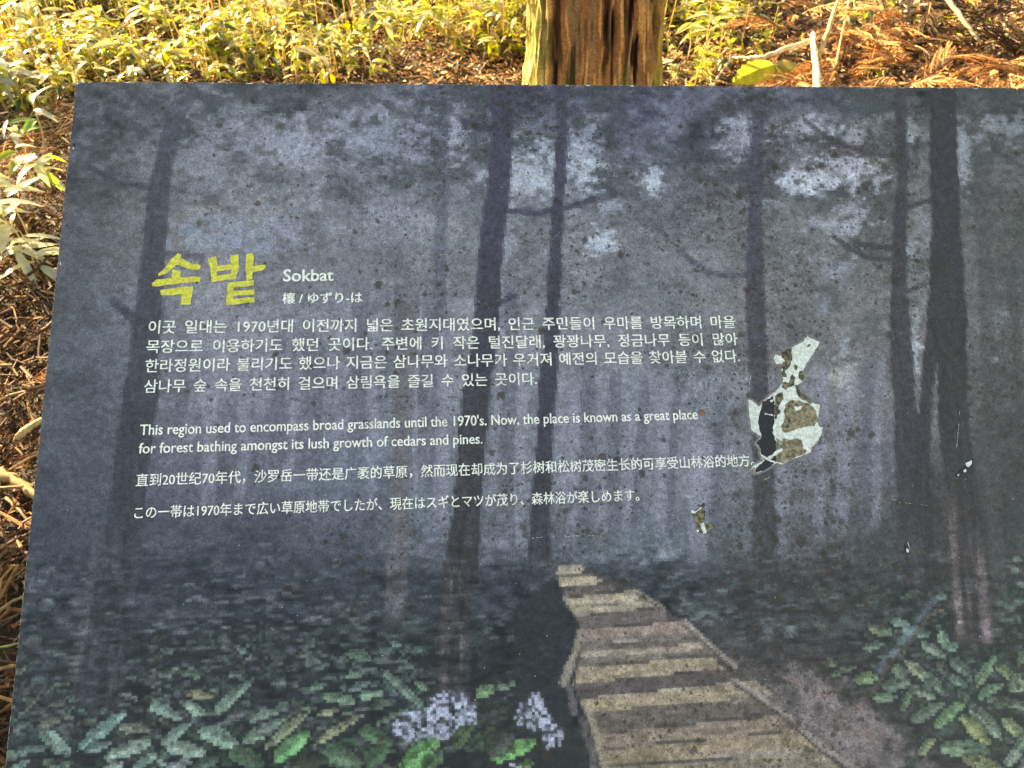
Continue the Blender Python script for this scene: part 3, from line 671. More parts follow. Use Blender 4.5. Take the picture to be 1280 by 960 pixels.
    for q in range(170):
        x = rs.uniform(1040, 1330); y = rs.uniform(740, 1000); a = rs.uniform(0, 6.28); l = rs.uniform(12, 26)
        if x < 1120 and y > 860: continue
        if 1190 < x < 1245 and y < 805: continue
        if x < 1100 and y < 800 and rs.random() < .4: continue
        k = rs.uniform(.55, .95); rfil.append((x, y, x + l * math.cos(a), y + l * math.sin(a) * .5, rs.uniform(5, 9), tuple(np.array([74, 92, 82]) * k)))
    pleaf((0, 0), 1, rfil)
    Gn = (98, 120, 104); G2 = (108, 126, 112); G3 = (82, 104, 92); YG = (120, 126, 102)
    pleaf(c, 4.0, [(440,415,560,520,56,YG),(520,330,645,400,50,G2),(620,270,650,370,50,(98,132,112)),(650,370,710,340,44,(96,126,110)),(660,405,780,500,60,(86,106,98)),(540,470,640,590,54,Gn),(790,550,890,395,56,(98,128,98)),
        (800,605,930,530,52,(94,122,98)),(445,540,600,610,46,G2),(415,670,480,560,40,(92,118,88)),(460,730,640,620,62,(86,104,88)),(580,755,760,595,62,(92,126,90)),(640,480,760,560,44,G3),(600,420,660,500,50,(84,92,86)),
        (320,550,470,520,70,G3),(390,440,450,520,70,(84,104,84)),(270,605,410,600,44,Gn),(185,515,310,500,60,(104,126,92)),(30,430,115,430,40,(92,108,94)),(75,485,215,440,34,(84,106,90)),(230,360,340,330,44,(92,118,108)),
        (760,640,930,810,80,G2),(720,690,870,840,72,(118,128,84)),(610,850,870,865,92,(92,118,98)),(500,895,590,800,52,(110,122,88)),(720,905,930,955,70,(112,120,84)),(930,950,1045,830,60,G2),(930,700,1050,830,66,(112,124,92)),
        (850,610,1060,650,60,(90,104,92)),(900,440,1000,520,52,(112,128,90)),(960,570,1060,480,90,(98,120,98)),(1000,440,1060,350,50,(92,112,92)),(520,580,600,500,40,G3),(700,560,760,620,40,G3),(880,660,960,600,44,(74,92,78)),
        (360,225,470,235,40,(98,128,118)),(440,240,480,290,50,(104,138,132)),(480,280,570,285,40,(88,116,108)),(560,190,640,160,24,(92,90,82)),(600,90,660,110,44,(84,110,106)),(260,250,380,280,60,(88,104,86)),(1010,960,1120,880,60,G2),(980,870,1100,760,50,Gn)])
    # the blue bird-like streak and a bent stalk
    rail(c, 4.0, [(590,110),(510,215)], 8, (78,92,104), .8); rail(c, 4.0, [(490,260),(420,325)], 10, (96, 122, 132), .8); rail(c, 4.0, [(400,365),(370,392)], 8, (94, 116, 130), .8); rail(c, 4.0, [(345,420),(315,470)], 10, (92, 104, 124), .7)
    rail(c, 4.0, [(560,190),(500,290),(440,350),(360,440),(310,530),(270,590)], 3.5, (92, 80, 64), .75)
    for (x, y) in ((1270,698),(1268,712),(1276,730),(1262,760),(1255,775),(1272,752)): dab(x, y, 8, 3, 0, (104, 124, 118), .8)
    # softer dots in the upper half of the print
    sm = img.copy()
    for _ in range(2):
        sm[1:-1] = (sm[:-2] + 2 * sm[1:-1] + sm[2:]) / 4; sm[:, 1:-1] = (sm[:, :-2] + 2 * sm[:, 1:-1] + sm[:, 2:]) / 4
    k = (.50 - .18 * (1 - low))[..., None]
    img = img * (1 - k) + sm * k
    img *= (1 - .13 * sst(280, 60, X) * sst(720, 480, Y))[..., None]
    # print mottling, cell by cell
    mot = np.random.default_rng(8).normal(0, 1, (ny, nx)); img *= (1 + .06 * mot + .26 * (fbm(Xf / 5, Yf / 5, 190, 3) - .5))[..., None]
    return nx, ny, np.clip(img, 4, 250) / 255.0
PRINT_GAIN, PRINT_LIFT = 1.12, 0.007
def build_sheet(root):
    nx, ny, img = paint_print()
    gy = img.mean(-1, keepdims=True); img = gy + (img - gy) * np.array([.80, .80, .76]); img = img * np.array([1.0, .982, .98])
    lin = np.clip(s2l(img) * PRINT_GAIN - PRINT_LIFT, .006, .9)
    us = np.linspace(MX, BW - MX, nx + 1); vs = np.linspace(MX, BH - MX, ny + 1)
    Ug, Vg = np.meshgrid(us, vs)
    n = (nx + 1) * (ny + 1)
    co = np.zeros((n, 3), np.float32); co[:, 0] = Ug.ravel(); co[:, 1] = -Vg.ravel(); co[:, 2] = 0.0004
    i = np.arange(n, dtype=np.int32).reshape(ny + 1, nx + 1)
    Fq = np.stack([i[1:, :-1], i[1:, 1:], i[:-1, 1:], i[:-1, :-1]], -1).reshape(-1, 4)
    rr = .006; uc = ((us[:-1] + us[1:]) / 2)[None, :]; vc = ((vs[:-1] + vs[1:]) / 2)[:, None]
    du = np.maximum(np.maximum(MX + rr - uc, uc - (BW - MX - rr)), 0); dv = np.maximum(np.maximum(MX + rr - vc, vc - (BH - MX - rr)), 0)
    edge_t = (vnoise(uc * 260, uc * 0 + 2, 201) ** 3) * .0022 * (vc < .004)
    keep = (np.hypot(du, dv) <= rr) & (vc > MX + edge_t - .0006)
    Fq = Fq[keep.ravel()]; lin = lin.reshape(-1, 3)[keep.ravel()]
    me = bpy.data.meshes.new('print_sheet')
    nf = len(Fq)
    me.vertices.add(n); me.vertices.foreach_set('co', co.ravel())
    me.loops.add(nf * 4); me.loops.foreach_set('vertex_index', Fq.ravel().astype(np.int32))
    me.polygons.add(nf); me.polygons.foreach_set('loop_start', np.arange(0, nf * 4, 4, dtype=np.int32))
    me.update(calc_edges=True); me.validate()
    a = me.attributes.new('ink', 'FLOAT_COLOR', 'FACE')
    c = np.ones((nf, 4), np.float32); c[:, :3] = lin; a.data.foreach_set('color', c.ravel())
    me.materials.append(board_mat('printed forest film', rough=.40, attribute='ink'))
    return link(bpy.data.objects.new('print_sheet', me), root)

def poly_px(P, jag=0, step=4.0, seed=0):
    r = random.Random(seed); out = []
    n = len(P)
    for i in range(n):
        (ax, ay), (bx, by) = P[i], P[(i + 1) % n]
        k = max(1, int(math.hypot(bx - ax, by - ay) / step)) if jag else 1
        for j in range(k):
            t = j / k; out.append((ax + (bx - ax) * t + (r.uniform(-jag, jag) if j else 0), ay + (by - ay) * t + (r.uniform(-jag, jag) if j else 0)))
    return out
def flats(name, polys, z, mat, parent):
    for k, P in enumerate(polys): flat(name, [P], z + k * .00001, mat, parent)
def flat(name, polys, z, mat, parent, dz=0.00002, thick=0.0):
    """flat pieces on the board, given by outlines in photo survey coordinates"""
    import bmesh
    bm = bmesh.new()
    for k, P in enumerate(polys):
        vs = [bm.verts.new((*((lambda q: (q[0], -q[1]))(px2b(x, y))), z + k * dz)) for x, y in P]
        f = bm.faces.new(vs); f.normal_update()
        if f.normal.z < 0: f.normal_flip()
    bmesh.ops.triangulate(bm, faces=bm.faces[:])
    me = bpy.data.meshes.new(name); bm.to_mesh(me); bm.free(); me.materials.append(mat)
    return link(bpy.data.objects.new(name, me), parent)

def build_sign():
    root = empty('information_sign', (0, 0, 0), 'weathered dark forest picture board with yellow Korean title and white text', 'information sign')
    root.matrix_world = BOARD_M
    # panel: 6 mm board with rounded corners and a nibbled rim
    rr = .007; out = []
    def arc(cx, cy, a0): return [(cx + rr * math.cos(a0 + i * math.pi / 12), cy + rr * math.sin(a0 + i * math.pi / 12)) for i in range(7)]
    cor = [arc(BW - rr, -rr, 0)[::1], arc(rr, -rr, math.pi / 2), arc(rr, -BH + rr, math.pi), arc(BW - rr, -BH + rr, 1.5 * math.pi)]
    for k in range(4):
        out += cor[k]; a = cor[k][-1]; b = cor[(k + 1) % 4][0]; n = 260
        for i in range(1, n):
            t = i / n; j = random.gauss(0, .00022) - (abs(random.gauss(0, .0009)) if random.random() < .08 else 0)
            nx_, ny_ = ((0, 1), (-1, 0), (0, -1), (1, 0))[k]
            out.append((a[0] + (b[0] - a[0]) * t + nx_ * j, a[1] + (b[1] - a[1]) * t + ny_ * j))
    n = len(out)
    V = [(x, y, 0) for x, y in out] + [(x, y, -.006) for x, y in out]
    F = [tuple(range(n)), tuple(range(2 * n - 1, n - 1, -1))] + [(i + n, (i + 1) % n + n, (i + 1) % n, i) for i in range(n)]
    m, nt, p, o_ = newmat('board core'); tc = nd(nt, 'ShaderNodeTexCoord').outputs['Object']
    nn = nd(nt, 'ShaderNodeTexNoise'); nn.inputs['Scale'].default_value = 260; nn.inputs['Detail'].default_value = 5; nt.links.new(tc, nn.inputs[0])
    nt.links.new(mix(nt, mapr(nt, nn.outputs[0], .4, .6), (.05, .05, .05), (.34, .31, .25)), p.inputs['Base Color']); p.inputs['Roughness'].default_value = .7
    mesh_obj('panel', V, F, m, root)
    build_sheet(root)
    # frame behind the board: two rails and two posts, standing in the ground
    dw, nt, p, o_ = newmat('stained post wood'); tc = nd(nt, 'ShaderNodeTexCoord').outputs['Object']
    mp = nd(nt, 'ShaderNodeMapping'); mp.inputs['Scale'].default_value = (60, 60, 4); nt.links.new(tc, mp.inputs[0])
    nn = nd(nt, 'ShaderNodeTexNoise'); nn.inputs['Detail'].default_value = 6; nn.inputs['Scale'].default_value = 1; nt.links.new(mp.outputs[0], nn.inputs[0])
    nt.links.new(mix(nt, mapr(nt, nn.outputs[0], .35, .65), (.06, .035, .02), (.16, .10, .06)), p.inputs['Base Color']); p.inputs['Roughness'].default_value = .7
    def beam(name, corners_top, corners_bot):
        Vv = list(corners_bot) + list(corners_top)
        return mesh_obj(name, Vv, [(3, 2, 1, 0), (4, 5, 6, 7), (0, 1, 5, 4), (1, 2, 6, 5), (2, 3, 7, 6), (3, 0, 4, 7)], dw, root)
    for v in (.16, .56):
        beam('rail', [(.12, -v, -.0062), (.92, -v, -.0062), (.92, -v - .06, -.0062), (.12, -v - .06, -.0062)], [(.12, -v, -.046), (.92, -v, -.046), (.92, -v - .06, -.046), (.12, -v - .06, -.046)])
    inv = BOARD_M.inverted()
    for u in (.24, .74):
        top = BOARD_M @ Vector((u, -.36, -.047)); s = .05
        sl = BOARD_M.to_3x3() @ Vector((0, 1, 0)); k = sl.z / sl.y
        T = []; B = []
        for ax, ay in ((-s, -s), (s, -s), (s, s), (-s, s)):
            T.append(inv @ Vector((top.x + ax, top.y + ay, top.z + k * ay - .045 * 0)))
            B.append(inv @ Vector((top.x + ax, top.y + ay, -.4)))
        beam('post', T, B)

    WHITE = board_mat('white lettering', (.76, .78, .75), .45, .36); YEL = board_mat('yellow lettering', (.58, .55, .085), .45, .8)
    def text(name, body, x0, y0, x1, y1, em, bold=0.0, fit='x', heavy=.014):
        a = np.array(px2b(x0, y0)); b = np.array(px2b(x1, y1)); W = np.hypot(*(b - a))
        e = np.hypot(*(np.array(px2b((x0 + x1) / 2, (y0 + y1) / 2)) - np.array(px2b((x0 + x1) / 2, (y0 + y1) / 2 - em))))
        cu = bpy.data.curves.new(name, 'FONT'); cu.body = body; cu.size = 1.0; cu.offset = bold; cu.resolution_u = 3
        ob = bpy.data.objects.new(name, cu); COL.objects.link(ob)
        def ext():
            bpy.context.view_layer.update()
            ev = ob.evaluated_get(bpy.context.evaluated_depsgraph_get()); me = bpy.data.meshes.new_from_object(ev)
            co = np.zeros(len(me.vertices) * 3, np.float32); me.vertices.foreach_get('co', co); co = co.reshape(-1, 3)
            return me, co
        if fit == 'word':
            me, co = ext(); w1 = np.ptp(co[:, 0]); bpy.data.meshes.remove(me)
            cu.space_word = 2.0; me, co = ext(); w2 = np.ptp(co[:, 0]); bpy.data.meshes.remove(me)
            cu.space_word = float(np.clip(1 + (W / e - w1) / (w2 - w1), .3, 6)); me, co = ext()
        else: me, co = ext()
        mn = co[:, 0].min(); sx = W / np.ptp(co[:, 0])
        lx = (co[:, 0] - mn) * sx; ly = co[:, 1] * e
        d = (b - a) / W
        out = np.zeros_like(co); out[:, 0] = a[0] + d[0] * lx + d[1] * ly; out[:, 1] = -(a[1] + d[1] * lx - d[0] * ly); out[:, 2] = .0007
        me.vertices.foreach_set('co', out.ravel().astype(np.float32)); me.update()
        import bmesh                           # a heavier face: the same outline struck twice, a hair apart
        bm = bmesh.new(); bm.from_mesh(me); g = bmesh.ops.duplicate(bm, geom=bm.verts[:] + bm.edges[:] + bm.faces[:])
        bmesh.ops.translate(bm, verts=[q for q in g['geom'] if isinstance(q, bmesh.types.BMVert)], vec=(d[0] * e * heavy, -d[1] * e * heavy, .00003))
        bm.to_mesh(me); bm.free()
        me.materials.clear(); me.materials.append(WHITE)
        COL.objects.unlink(ob); bpy.data.objects.remove(ob)
        o = link(bpy.data.objects.new(name, me), root); return o
    def lab(o, l): o['label'] = l
    text('title_lettering', 'Sokbat', 354, 352, 417, 351, 21, .012)
    text('title_lettering', '欀 / ゆずり-は', 353, 379, 453, 377.5, 15.0, .010)
    K = [('이곳 일대는 1970년대 이전까지 넓은 초원지대였으며, 인근 주민들이 우마를 방목하며 마을', 185.5, 416, 919, 409),
         ('목장으로 이용하기도 했던 곳이다. 주변에 키 작은 털진달래, 꽝꽝나무, 정금나무 등이 많아', 183, 440.5, 922, 430.5),
         ('한라정원이라 불리기도 했으나 지금은 삼나무와 소나무가 우거져 예전의 모습을 찾아볼 수 없다.', 181.5, 464.5, 924.5, 451.5),
         ('삼나무 숲 속을 천천히 걸으며 삼림욕을 즐길 수 있는 곳이다.', 180, 490, 671, 480)]
    for s, x0, y0, x1, y1 in K: text('text_line', s, x0, y0, x1, y1, 17.8, .006, 'word')
    text('text_line', "This region used to encompass broad grasslands until the 1970's. Now, the place is known as a great place", 175, 544, 872, 524, 18.4, .007)
    text('text_line', 'for forest bathing amongst its lush growth of cedars and pines.', 173.5, 567, 603, 554.5, 18.4, .007)
    text('text_line', '直到20世纪70年代，沙罗岳一带还是广袤的草原，然而现在却成为了杉树和松树茂密生长的可享受山林浴的地方。', 170, 607, 943, 581.5, 16.8, .005)
    text('text_line', 'この一帯は1970年まで広い草原地帯でしたが、現在はスギとマツが茂り、森林浴が楽しめます。', 168, 647.5, 799, 625, 16.8, .005)
    # brush-written title
    c = lambda P: [(150 + x / 3.657, 290 + y / 3.657) for x, y in P]
    T = [[(265,98),(283,104),(270,145),(215,190),(178,203),(175,192),(205,168),(238,122)], [(258,130),(285,122),(330,147),(372,151),(365,172),(330,174),(298,164),(256,150)],
         [(240,172),(281,179),(278,214),(236,216)], [(147,236),(168,219),(240,212),(340,204),(373,207),(366,228),(300,235),(210,243),(168,251),(148,247)], [(184,268),(290,252),(336,250),(331,285),(323,332),(276,335),(285,286),(230,291),(190,290)],
         [(404,122),(440,112),(447,150),(441,217),(418,222),(414,170)], [(503,109),(542,104),(546,160),(530,216),(508,212),(511,160)], [(440,160),(513,148),(513,172),(440,183)], [(418,205),(525,190),(529,216),(420,230)],
         [(578,102),(608,97),(614,118),(607,216),(580,222),(575,160)], [(606,160),(664,148),(668,164),(650,178),(606,187)],
         [(495,232),(612,221),(613,246),(498,259)], [(490,274),(615,264),(617,286),(490,297)], [(486,314),(560,303),(615,301),(618,322),(490,336)], [(495,233),(523,230),(520,334),(485,336)]]
    t = flat('title_lettering', [poly_px(c(P), .45, 4, i) for i, P in enumerate(T)], .0007, YEL, root); lab(t, 'yellow brush-written Korean title')
    # places where the film has peeled off
    c = lambda P: [(860 + x / 3.69, 400 + y / 3.69) for x, y in P]
    PW_ = board_mat('bare white film', (.60, .64, .63), .55, .35); OLV = board_mat('mouldy glue', (.125, .115, .07), .8, 1.3, None, .35, 1.5); TAN = board_mat('old glue', (.25, .205, .14), .8, 1.1, None, .5, 1.25); BLK = board_mat('black film', (.018, .018, .022), .5, .2)
    outer = [(548,75),(608,104),(575,160),(545,205),(530,240),(535,265),(525,290),(505,300),(520,335),(550,360),(580,385),(607,392),(605,430),(596,470),(603,490),(622,495),(612,535),(590,570),(567,592),(566,612),(545,620),(520,630),(470,650),(435,668),(405,660),(360,690),(305,712),(288,690),(300,672),(345,648),(330,620),(333,595),(312,570),(335,540),(290,510),(285,480),(278,420),(275,365),(300,375),(325,400),(340,380),(375,350),(405,325),(430,295),(437,275),(430,240),(430,205),(405,205),(392,180),(400,160),(425,165),(435,140),(475,128),(505,112),(528,100)]
    pp = flat('peeled_patch', [poly_px(c(outer), .7, 3, 1)], .0009, PW_, root); pp['label'] = 'largest peeled patch with bare white film'
    lip_v, lip_f = [], []
    oo = poly_px(c(outer), .5, 2.0, 9); cxm = sum(p_[0] for p_ in oo) / len(oo); cym = sum(p_[1] for p_ in oo) / len(oo); rl = random.Random(3)
    for i, (x, y) in enumerate(oo):
        (ax, ay), (bx, by) = oo[i - 1], oo[(i + 1) % len(oo)]; tl = math.hypot(bx - ax, by - ay) + 1e-6; ox, oy = (by - ay) / tl, -(bx - ax) / tl
        for k, z in ((-.3, .00098), (1.0, .0012 + .0011 * max(0, math.sin(i * .33)) * rl.random()), (2.4, .0005)):
            u, v = px2b(x + ox * k, y + oy * k); lip_v.append((u, -v, z))
    for i in range(len(oo)):
        j = (i + 1) % len(oo)
        lip_f += [(i * 3, j * 3, j * 3 + 1, i * 3 + 1), (i * 3 + 1, j * 3 + 1, j * 3 + 2, i * 3 + 2)]
    mesh_obj('lifted_edge', lip_v, lip_f, board_mat('lifted film edge', (.17, .17, .18), .45, .8), pp)
    J = lambda Q, s: [poly_px(c(P), 1.0, 2.5, s + i) for i, P in enumerate(Q)]
    flat('film_tear', J([[(340,378),(390,352),(400,400),(398,470),(388,520),(405,560),(405,655),(360,690),(308,710),(310,690),(352,650),(335,620),(335,595),(314,570),(337,540),(330,515),(322,480),(325,445),(335,415)]], 20), .00096, BLK, pp)
    flats('glue_stain', J([[(430,140),(475,128),(480,165),(470,210),(445,240),(455,265),(432,262),(432,205),(445,190),(428,165)], [(490,205),(505,215),(500,235),(488,228)], [(510,240),(530,237),(532,272),(520,285),(508,270)],
        [(432,285),(460,290),(480,250),(492,265),(488,300),(465,310),(450,325),(430,312)], [(490,300),(505,302),(522,338),(552,362),(583,388),(560,388),(530,372),(505,350)], [(400,350),(435,335),(440,365),(425,385),(415,400),(425,430),(410,440),(400,470),(396,400)], [(565,115),(552,128),(545,122),(556,112)]], 40), .00096, OLV, pp)
    flats('glue_stain', J([[(445,395),(470,370),(510,372),(560,388),(590,420),(600,460),(580,490),(530,495),(490,510),(440,520),(425,490),(440,470)], [(405,545),(430,560),(440,545),(470,555),(500,545),(525,560),(528,590),(545,600),(540,618),(480,643),(435,664),(407,655),(402,600)], [(290,690),(305,677),(310,690),(304,710)]], 60), .00096, TAN, pp)
    flats('film_shred', J([[(485,400),(525,398),(520,412),(490,418)], [(332,618),(362,635),(430,590),(436,600),(376,642),(410,660),(398,664),(362,647),(336,630)], [(350,430),(385,434),(392,442),(372,440),(352,438)], [(375,372),(390,368),(388,380),(378,380)]], 80), .00104, PW_, pp)
    c2 = lambda P: [(840 + x / 2.909, 380 + y / 2.909) for x, y in P]
    p2 = flat('peeled_patch', [poly_px(c2([(68,750),(85,752),(118,728),(118,790),(125,800),(156,803),(152,815),(130,820),(128,835),(110,835),(88,828),(85,800),(80,775)]), .8, 3, 3)], .0009, OLV, root); p2['label'] = 'small peeled patch below the large one'
    flats('film_shred', [poly_px(c2(P), .5, 3, 4) for P in ([(68,750),(85,754),(117,730),(100,750),(82,762),(70,760)], [(100,800),(114,795),(126,832),(112,836),(106,818)], [(86,820),(98,824),(92,832)])], .00096, PW_, p2)
    p3 = flat('peeled_patch', [poly_px(c2([(1030,622),(1045,605),(1065,595),(1070,575),(1095,562),(1092,585),(1075,605),(1050,616),(1035,630)]), .6, 3, 5)], .0009, BLK, root); p3['label'] = 'sliver of torn film on the dark painted trunk'
    flats('film_shred', [poly_px(c2(P), .5, 3, 6) for P in ([(1064,578),(1088,568),(1088,582),(1076,594),(1068,590)], [(1056,606),(1066,600),(1068,610),(1060,613)], [(1034,622),(1042,618),(1040,627)])], .00096, PW_, p3)
    p4 = flat('peeled_patch', [poly_px(c2([(842,872),(850,882),(858,892),(866,896),(862,906),(852,908),(846,896)]), .4, 3, 7)], .0009, BLK, root); p4['label'] = 'tiny peeled nick low on the board'
    flats('film_shred', [poly_px(c2([(850,888),(860,894),(858,904),(850,902)]), .4, 3, 8)], .00096, PW_, p4)
    c3 = lambda P: [(420 + x / 2.909, 640 + y / 2.909) for x, y in P]
    for i, (x, y, w_, h_, m_) in enumerate(((97,105,3,2,PW_),(104,103.4,5,1.2,PW_),(118,103.6,6,1,BLK),(93,182,3.5,4,BLK),(92.2,186,2,2,PW_),(160,103.8,8,.9,PW_),(232,104,6,1.2,BLK),(312,105,9,1,PW_),(420,105.8,10,1.2,BLK),(520,106.4,7,1,PW_),(735,107.4,5,1.3,PW_),(790,108,4,1.4,PW_),(905,108.4,6,1,BLK),(84,282,1.6,3,BLK),(76,330,1.4,4,PW_))):
        flat('chip', [poly_px([(x - w_ / 2, y - h_ / 2), (x, y - h_ * .6), (x + w_ / 2, y - h_ / 3), (x + w_ * .4, y + h_ / 2), (x - w_ * .3, y + h_ * .4)], .25, 2, i)], .0007, m_, root)
    # scratches
    SCR = board_mat('scratched film', (.36, .36, .34), .6, .2)
    def scratch(pts, w=.7, beads=False, seed=0):
        r = random.Random(seed); polys = []
        for (x0, y0), (x1, y1) in zip(pts[:-1], pts[1:]):
            L = math.hypot(x1 - x0, y1 - y0); n = max(1, int(L / 5)); ux, uy = (x1 - x0) / L, (y1 - y0) / L
            for i in range(n):
                if r.random() < (.45 if beads else .3): continue
                a, b = i / n, (i + r.uniform(.5, 1.0)) / n; ww = w * r.uniform(.3, 1.0)
                ax, ay, bx, by = x0 + (x1 - x0) * a, y0 + (y1 - y0) * a, x0 + (x1 - x0) * b, y0 + (y1 - y0) * b
                if beads: ay += r.uniform(-1, 1); by += r.uniform(-1, 1)
                polys.append([(ax - uy * ww / 2, ay + ux * ww / 2), (bx - uy * ww / 3, by + ux * ww / 3), (bx + uy * ww / 3, by - ux * ww / 3), (ax + uy * ww / 2, ay - ux * ww / 2)])
        flat('scratch', polys, .0008, SCR, root, 0)
    scratch([(642,678),(665,673),(690,671),(745,669)], 1.6, True, 1); scratch([(1004,574),(990,590),(975,606)], 1.4, True, 2); scratch([(1048,522),(1054,540),(1059,562)], 1.4, True, 3)
    scratch([(1026,425),(1036,412),(1048,398)], 1.0, False, 4); scratch([(1032,440),(1042,470),(1045,480)], .9, False, 5); scratch([(1199,514),(1197,540),(1195,560)], 1.2, False, 6)
    scratch([(525,302),(555,278),(582,258)], .9, False, 7); scratch([(530,322),(560,318),(596,314)], 1.0, False, 8); scratch([(842,262),(870,238),(890,218)], .8, False, 9); scratch([(858,290),(880,266),(898,246)], .8, False, 10)
    scratch([(938,470),(936,484),(930,500)], 1.4, True, 11); scratch([(920,602),(935,590),(942,584)], .9, False, 12); scratch([(948,606),(955,600),(963,596)], 1.1, False, 13); scratch([(1110,622),(1125,628),(1160,632)], .9, False, 14)
    scratch([(477,819),(489,822)], 1.3, False, 15); scratch([(339,785),(344,788)], 1.2, False, 16); scratch([(1134,678),(1138,690)], 1.5, True, 17); scratch([(650,352),(690,300),(720,270)], .6, False, 18); scratch([(1015,420),(1000,436)], .7, False, 19)
    scratch([(700,712),(712,728)], .8, False, 21); scratch([(962,560),(948,575),(920,604)], .8, False, 22)
    return root
SIGN = build_sign()
def on_board(px, py, h=.0009):
    u, v = px2b(px, py); return BOARD_M @ Vector((u, -v, h))
# a shred of dry leaf stuck to the board by the word "place"
mb = MB()
SH = .75
P = [(-.0032, -.002, 0), (-.001, .0036, .0006), (.0008, .0015, .0004), (.003, .0042, .001), (.0026, .0006, .0006), (.0042, -.002, .0003), (.001, -.0042, .0004), (-.0012, -.0022, .0002)]
P = [(x * SH, y * SH, z) for x, y, z in P]
Vv = P + [(x, y, z - .0004) for x, y, z in P]
n = len(P); mb.add(Vv, [tuple(range(n - 1, -1, -1)), tuple(range(n, 2 * n))] + [(i, (i + 1) % n, (i + 1) % n + n, i + n) for i in range(n)], (.30, .12, .05))
o = mb.build('leaf_shred', M_DRY); tag(o, 'small orange brown shred of dry leaf stuck after the word place', 'leaf')
o.matrix_world = Matrix.Translation(on_board(876.5, 515.5, .0014)) @ BOARD_M.to_3x3().to_4x4()

# ------------------------------------------------------------------ LEAF LITTER AND GROUND COVER
DRYC = [(.46, .28, .14), (.56, .38, .22), (.38, .20, .09), (.26, .12, .05), (.62, .47, .31), (.16, .08, .04), (.52, .27, .11)]
def litter():
    mb = MB()
    zones = [(34000, -3.6, 3.6, 2.8, 4.6, .014, .075), (40000, -2.0, -.62, .25, 3.2, .008, .055), (5000, -.7, 3.2, .2, 2.7, .012, .06), (6000, -3.2, -2.0, 1.2, 3.2, .012, .06)]
    for n, x0, x1, y0, y1, l0, l1 in zones:
        for _ in range(n):
            x, y = random.uniform(x0, x1), random.uniform(y0, y1)
            L = random.uniform(l0, l1) * random.uniform(.5, 1.1); w = random.uniform(.003, .009)
            z = gz_fast(x, y) + random.uniform(.0, .035)
            d = rdir(-.35, .45); base = np.array([x, y, z])
            dark = random.random()
            c = np.array(random.choice(DRYC)) * (random.uniform(.6, 1.15) if dark > .25 else .35)
            if x < -.6 and y < 2.6: c = c * ((.34 if y < .85 else .36) if y < 1.2 else .38 if y < 1.9 else .5) * random.choice((.35, .7, 1.0, 2.2)) * np.array([1.08, .96, .85])  # litter left of the board darkened, part of its shade put into the colour
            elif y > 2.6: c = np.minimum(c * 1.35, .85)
            lf = x < -.6 and y < 3.2
            if lf: w *= .5; L *= random.uniform(.8, 1.7)
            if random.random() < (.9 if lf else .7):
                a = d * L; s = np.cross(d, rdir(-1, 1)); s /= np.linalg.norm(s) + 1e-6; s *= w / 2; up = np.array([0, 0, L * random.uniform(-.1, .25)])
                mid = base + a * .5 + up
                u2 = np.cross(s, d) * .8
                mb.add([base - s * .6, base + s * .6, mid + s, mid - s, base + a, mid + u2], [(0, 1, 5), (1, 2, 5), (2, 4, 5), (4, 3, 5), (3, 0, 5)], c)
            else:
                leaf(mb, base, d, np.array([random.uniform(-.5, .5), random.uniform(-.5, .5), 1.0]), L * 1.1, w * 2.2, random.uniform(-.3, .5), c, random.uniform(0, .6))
    for n, x0, x1, y0, y1 in ((1500, -1.9, -.65, .25, 2.3), (500, -3.4, 3.4, 2.9, 4.2)):
        for _ in range(n):
            x, y = random.uniform(x0, x1), random.uniform(y0, y1); L = random.uniform(.03, .13); r = random.uniform(.0018, .0055)
            d = rdir(-.2, .35); p = np.array([x, y, gz_fast(x, y) + random.uniform(.015, .06)])
            sd = np.array([random.gauss(0, .012), random.gauss(0, .012), random.gauss(0, .006)])
            c = np.array(random.choice([(.15, .08, .035), (.26, .15, .07), (.08, .04, .02), (.17, .07, .03), (.05, .028, .016)]))
            tube(mb, [p, p + d * L * .35 + sd, p + d * L * .7 + sd * .4, p + d * L], [r, r * .95, r * .9, r * .7], c, 5, .12)
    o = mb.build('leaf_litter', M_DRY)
    tag(o, 'brown dry needles and broken leaves covering the forest floor', 'leaf litter', kind='stuff')
_gx = np.linspace(-5, 5, 501); _gy = np.linspace(-1, 8, 451)
_GZ = gh(*np.meshgrid(_gx, _gy))
def gz_fast(x, y): return float(_GZ[min(450, max(0, int((y + 1) / .02))), min(500, max(0, int((x + 5) / .02)))])
litter()

LC = [(.46, .46, .035), (.54, .52, .04), (.30, .36, .05), (.56, .50, .14), (.66, .56, .34), (.20, .27, .06), (.50, .40, .18), (.60, .52, .36)]
def leafcol(dark=0.0):
    c = np.array(random.choice(LC)) * random.uniform(.7, 1.35)
    if random.random() < .13: c = np.array([.06, .10, .05])
    return c * (1 - dark)
def bamboo_into(mb_leaf, mb_stem, x, y, h, nl, L, cols=None, lean=.3):
    z0 = gz_fast(x, y) - .01
    an = random.uniform(0, 6.28); k = random.uniform(0, lean) * h
    tip = np.array([x + k * math.cos(an), y + k * math.sin(an), z0 + h])
    b = np.array([x, y, z0]); mid = (b + tip) / 2 + np.array([random.uniform(-.02, .02), random.uniform(-.02, .02), 0])
    r = random.uniform(.0016, .0032)
    tube(mb_stem, [b, mid, tip], [r, r * .9, r * .5], np.array(random.choice([(.55, .45, .26), (.42, .32, .15), (.36, .38, .12)])), 4, 0, False)
    for q in range(nl):
        t = random.uniform(.45, 1.0); p = b + (tip - b) * t
        d = rdir(-.35, .65); l = L * random.uniform(.55, 1.2)
        leaf(mb_leaf, p, d, np.array([random.uniform(-.3, .3), random.uniform(-.3, .3), 1.0]), l, l * random.uniform(.26, .42), random.uniform(.1, .7), cols() if cols else leafcol(), random.uniform(.1, .5), random.uniform(-.5, .5))
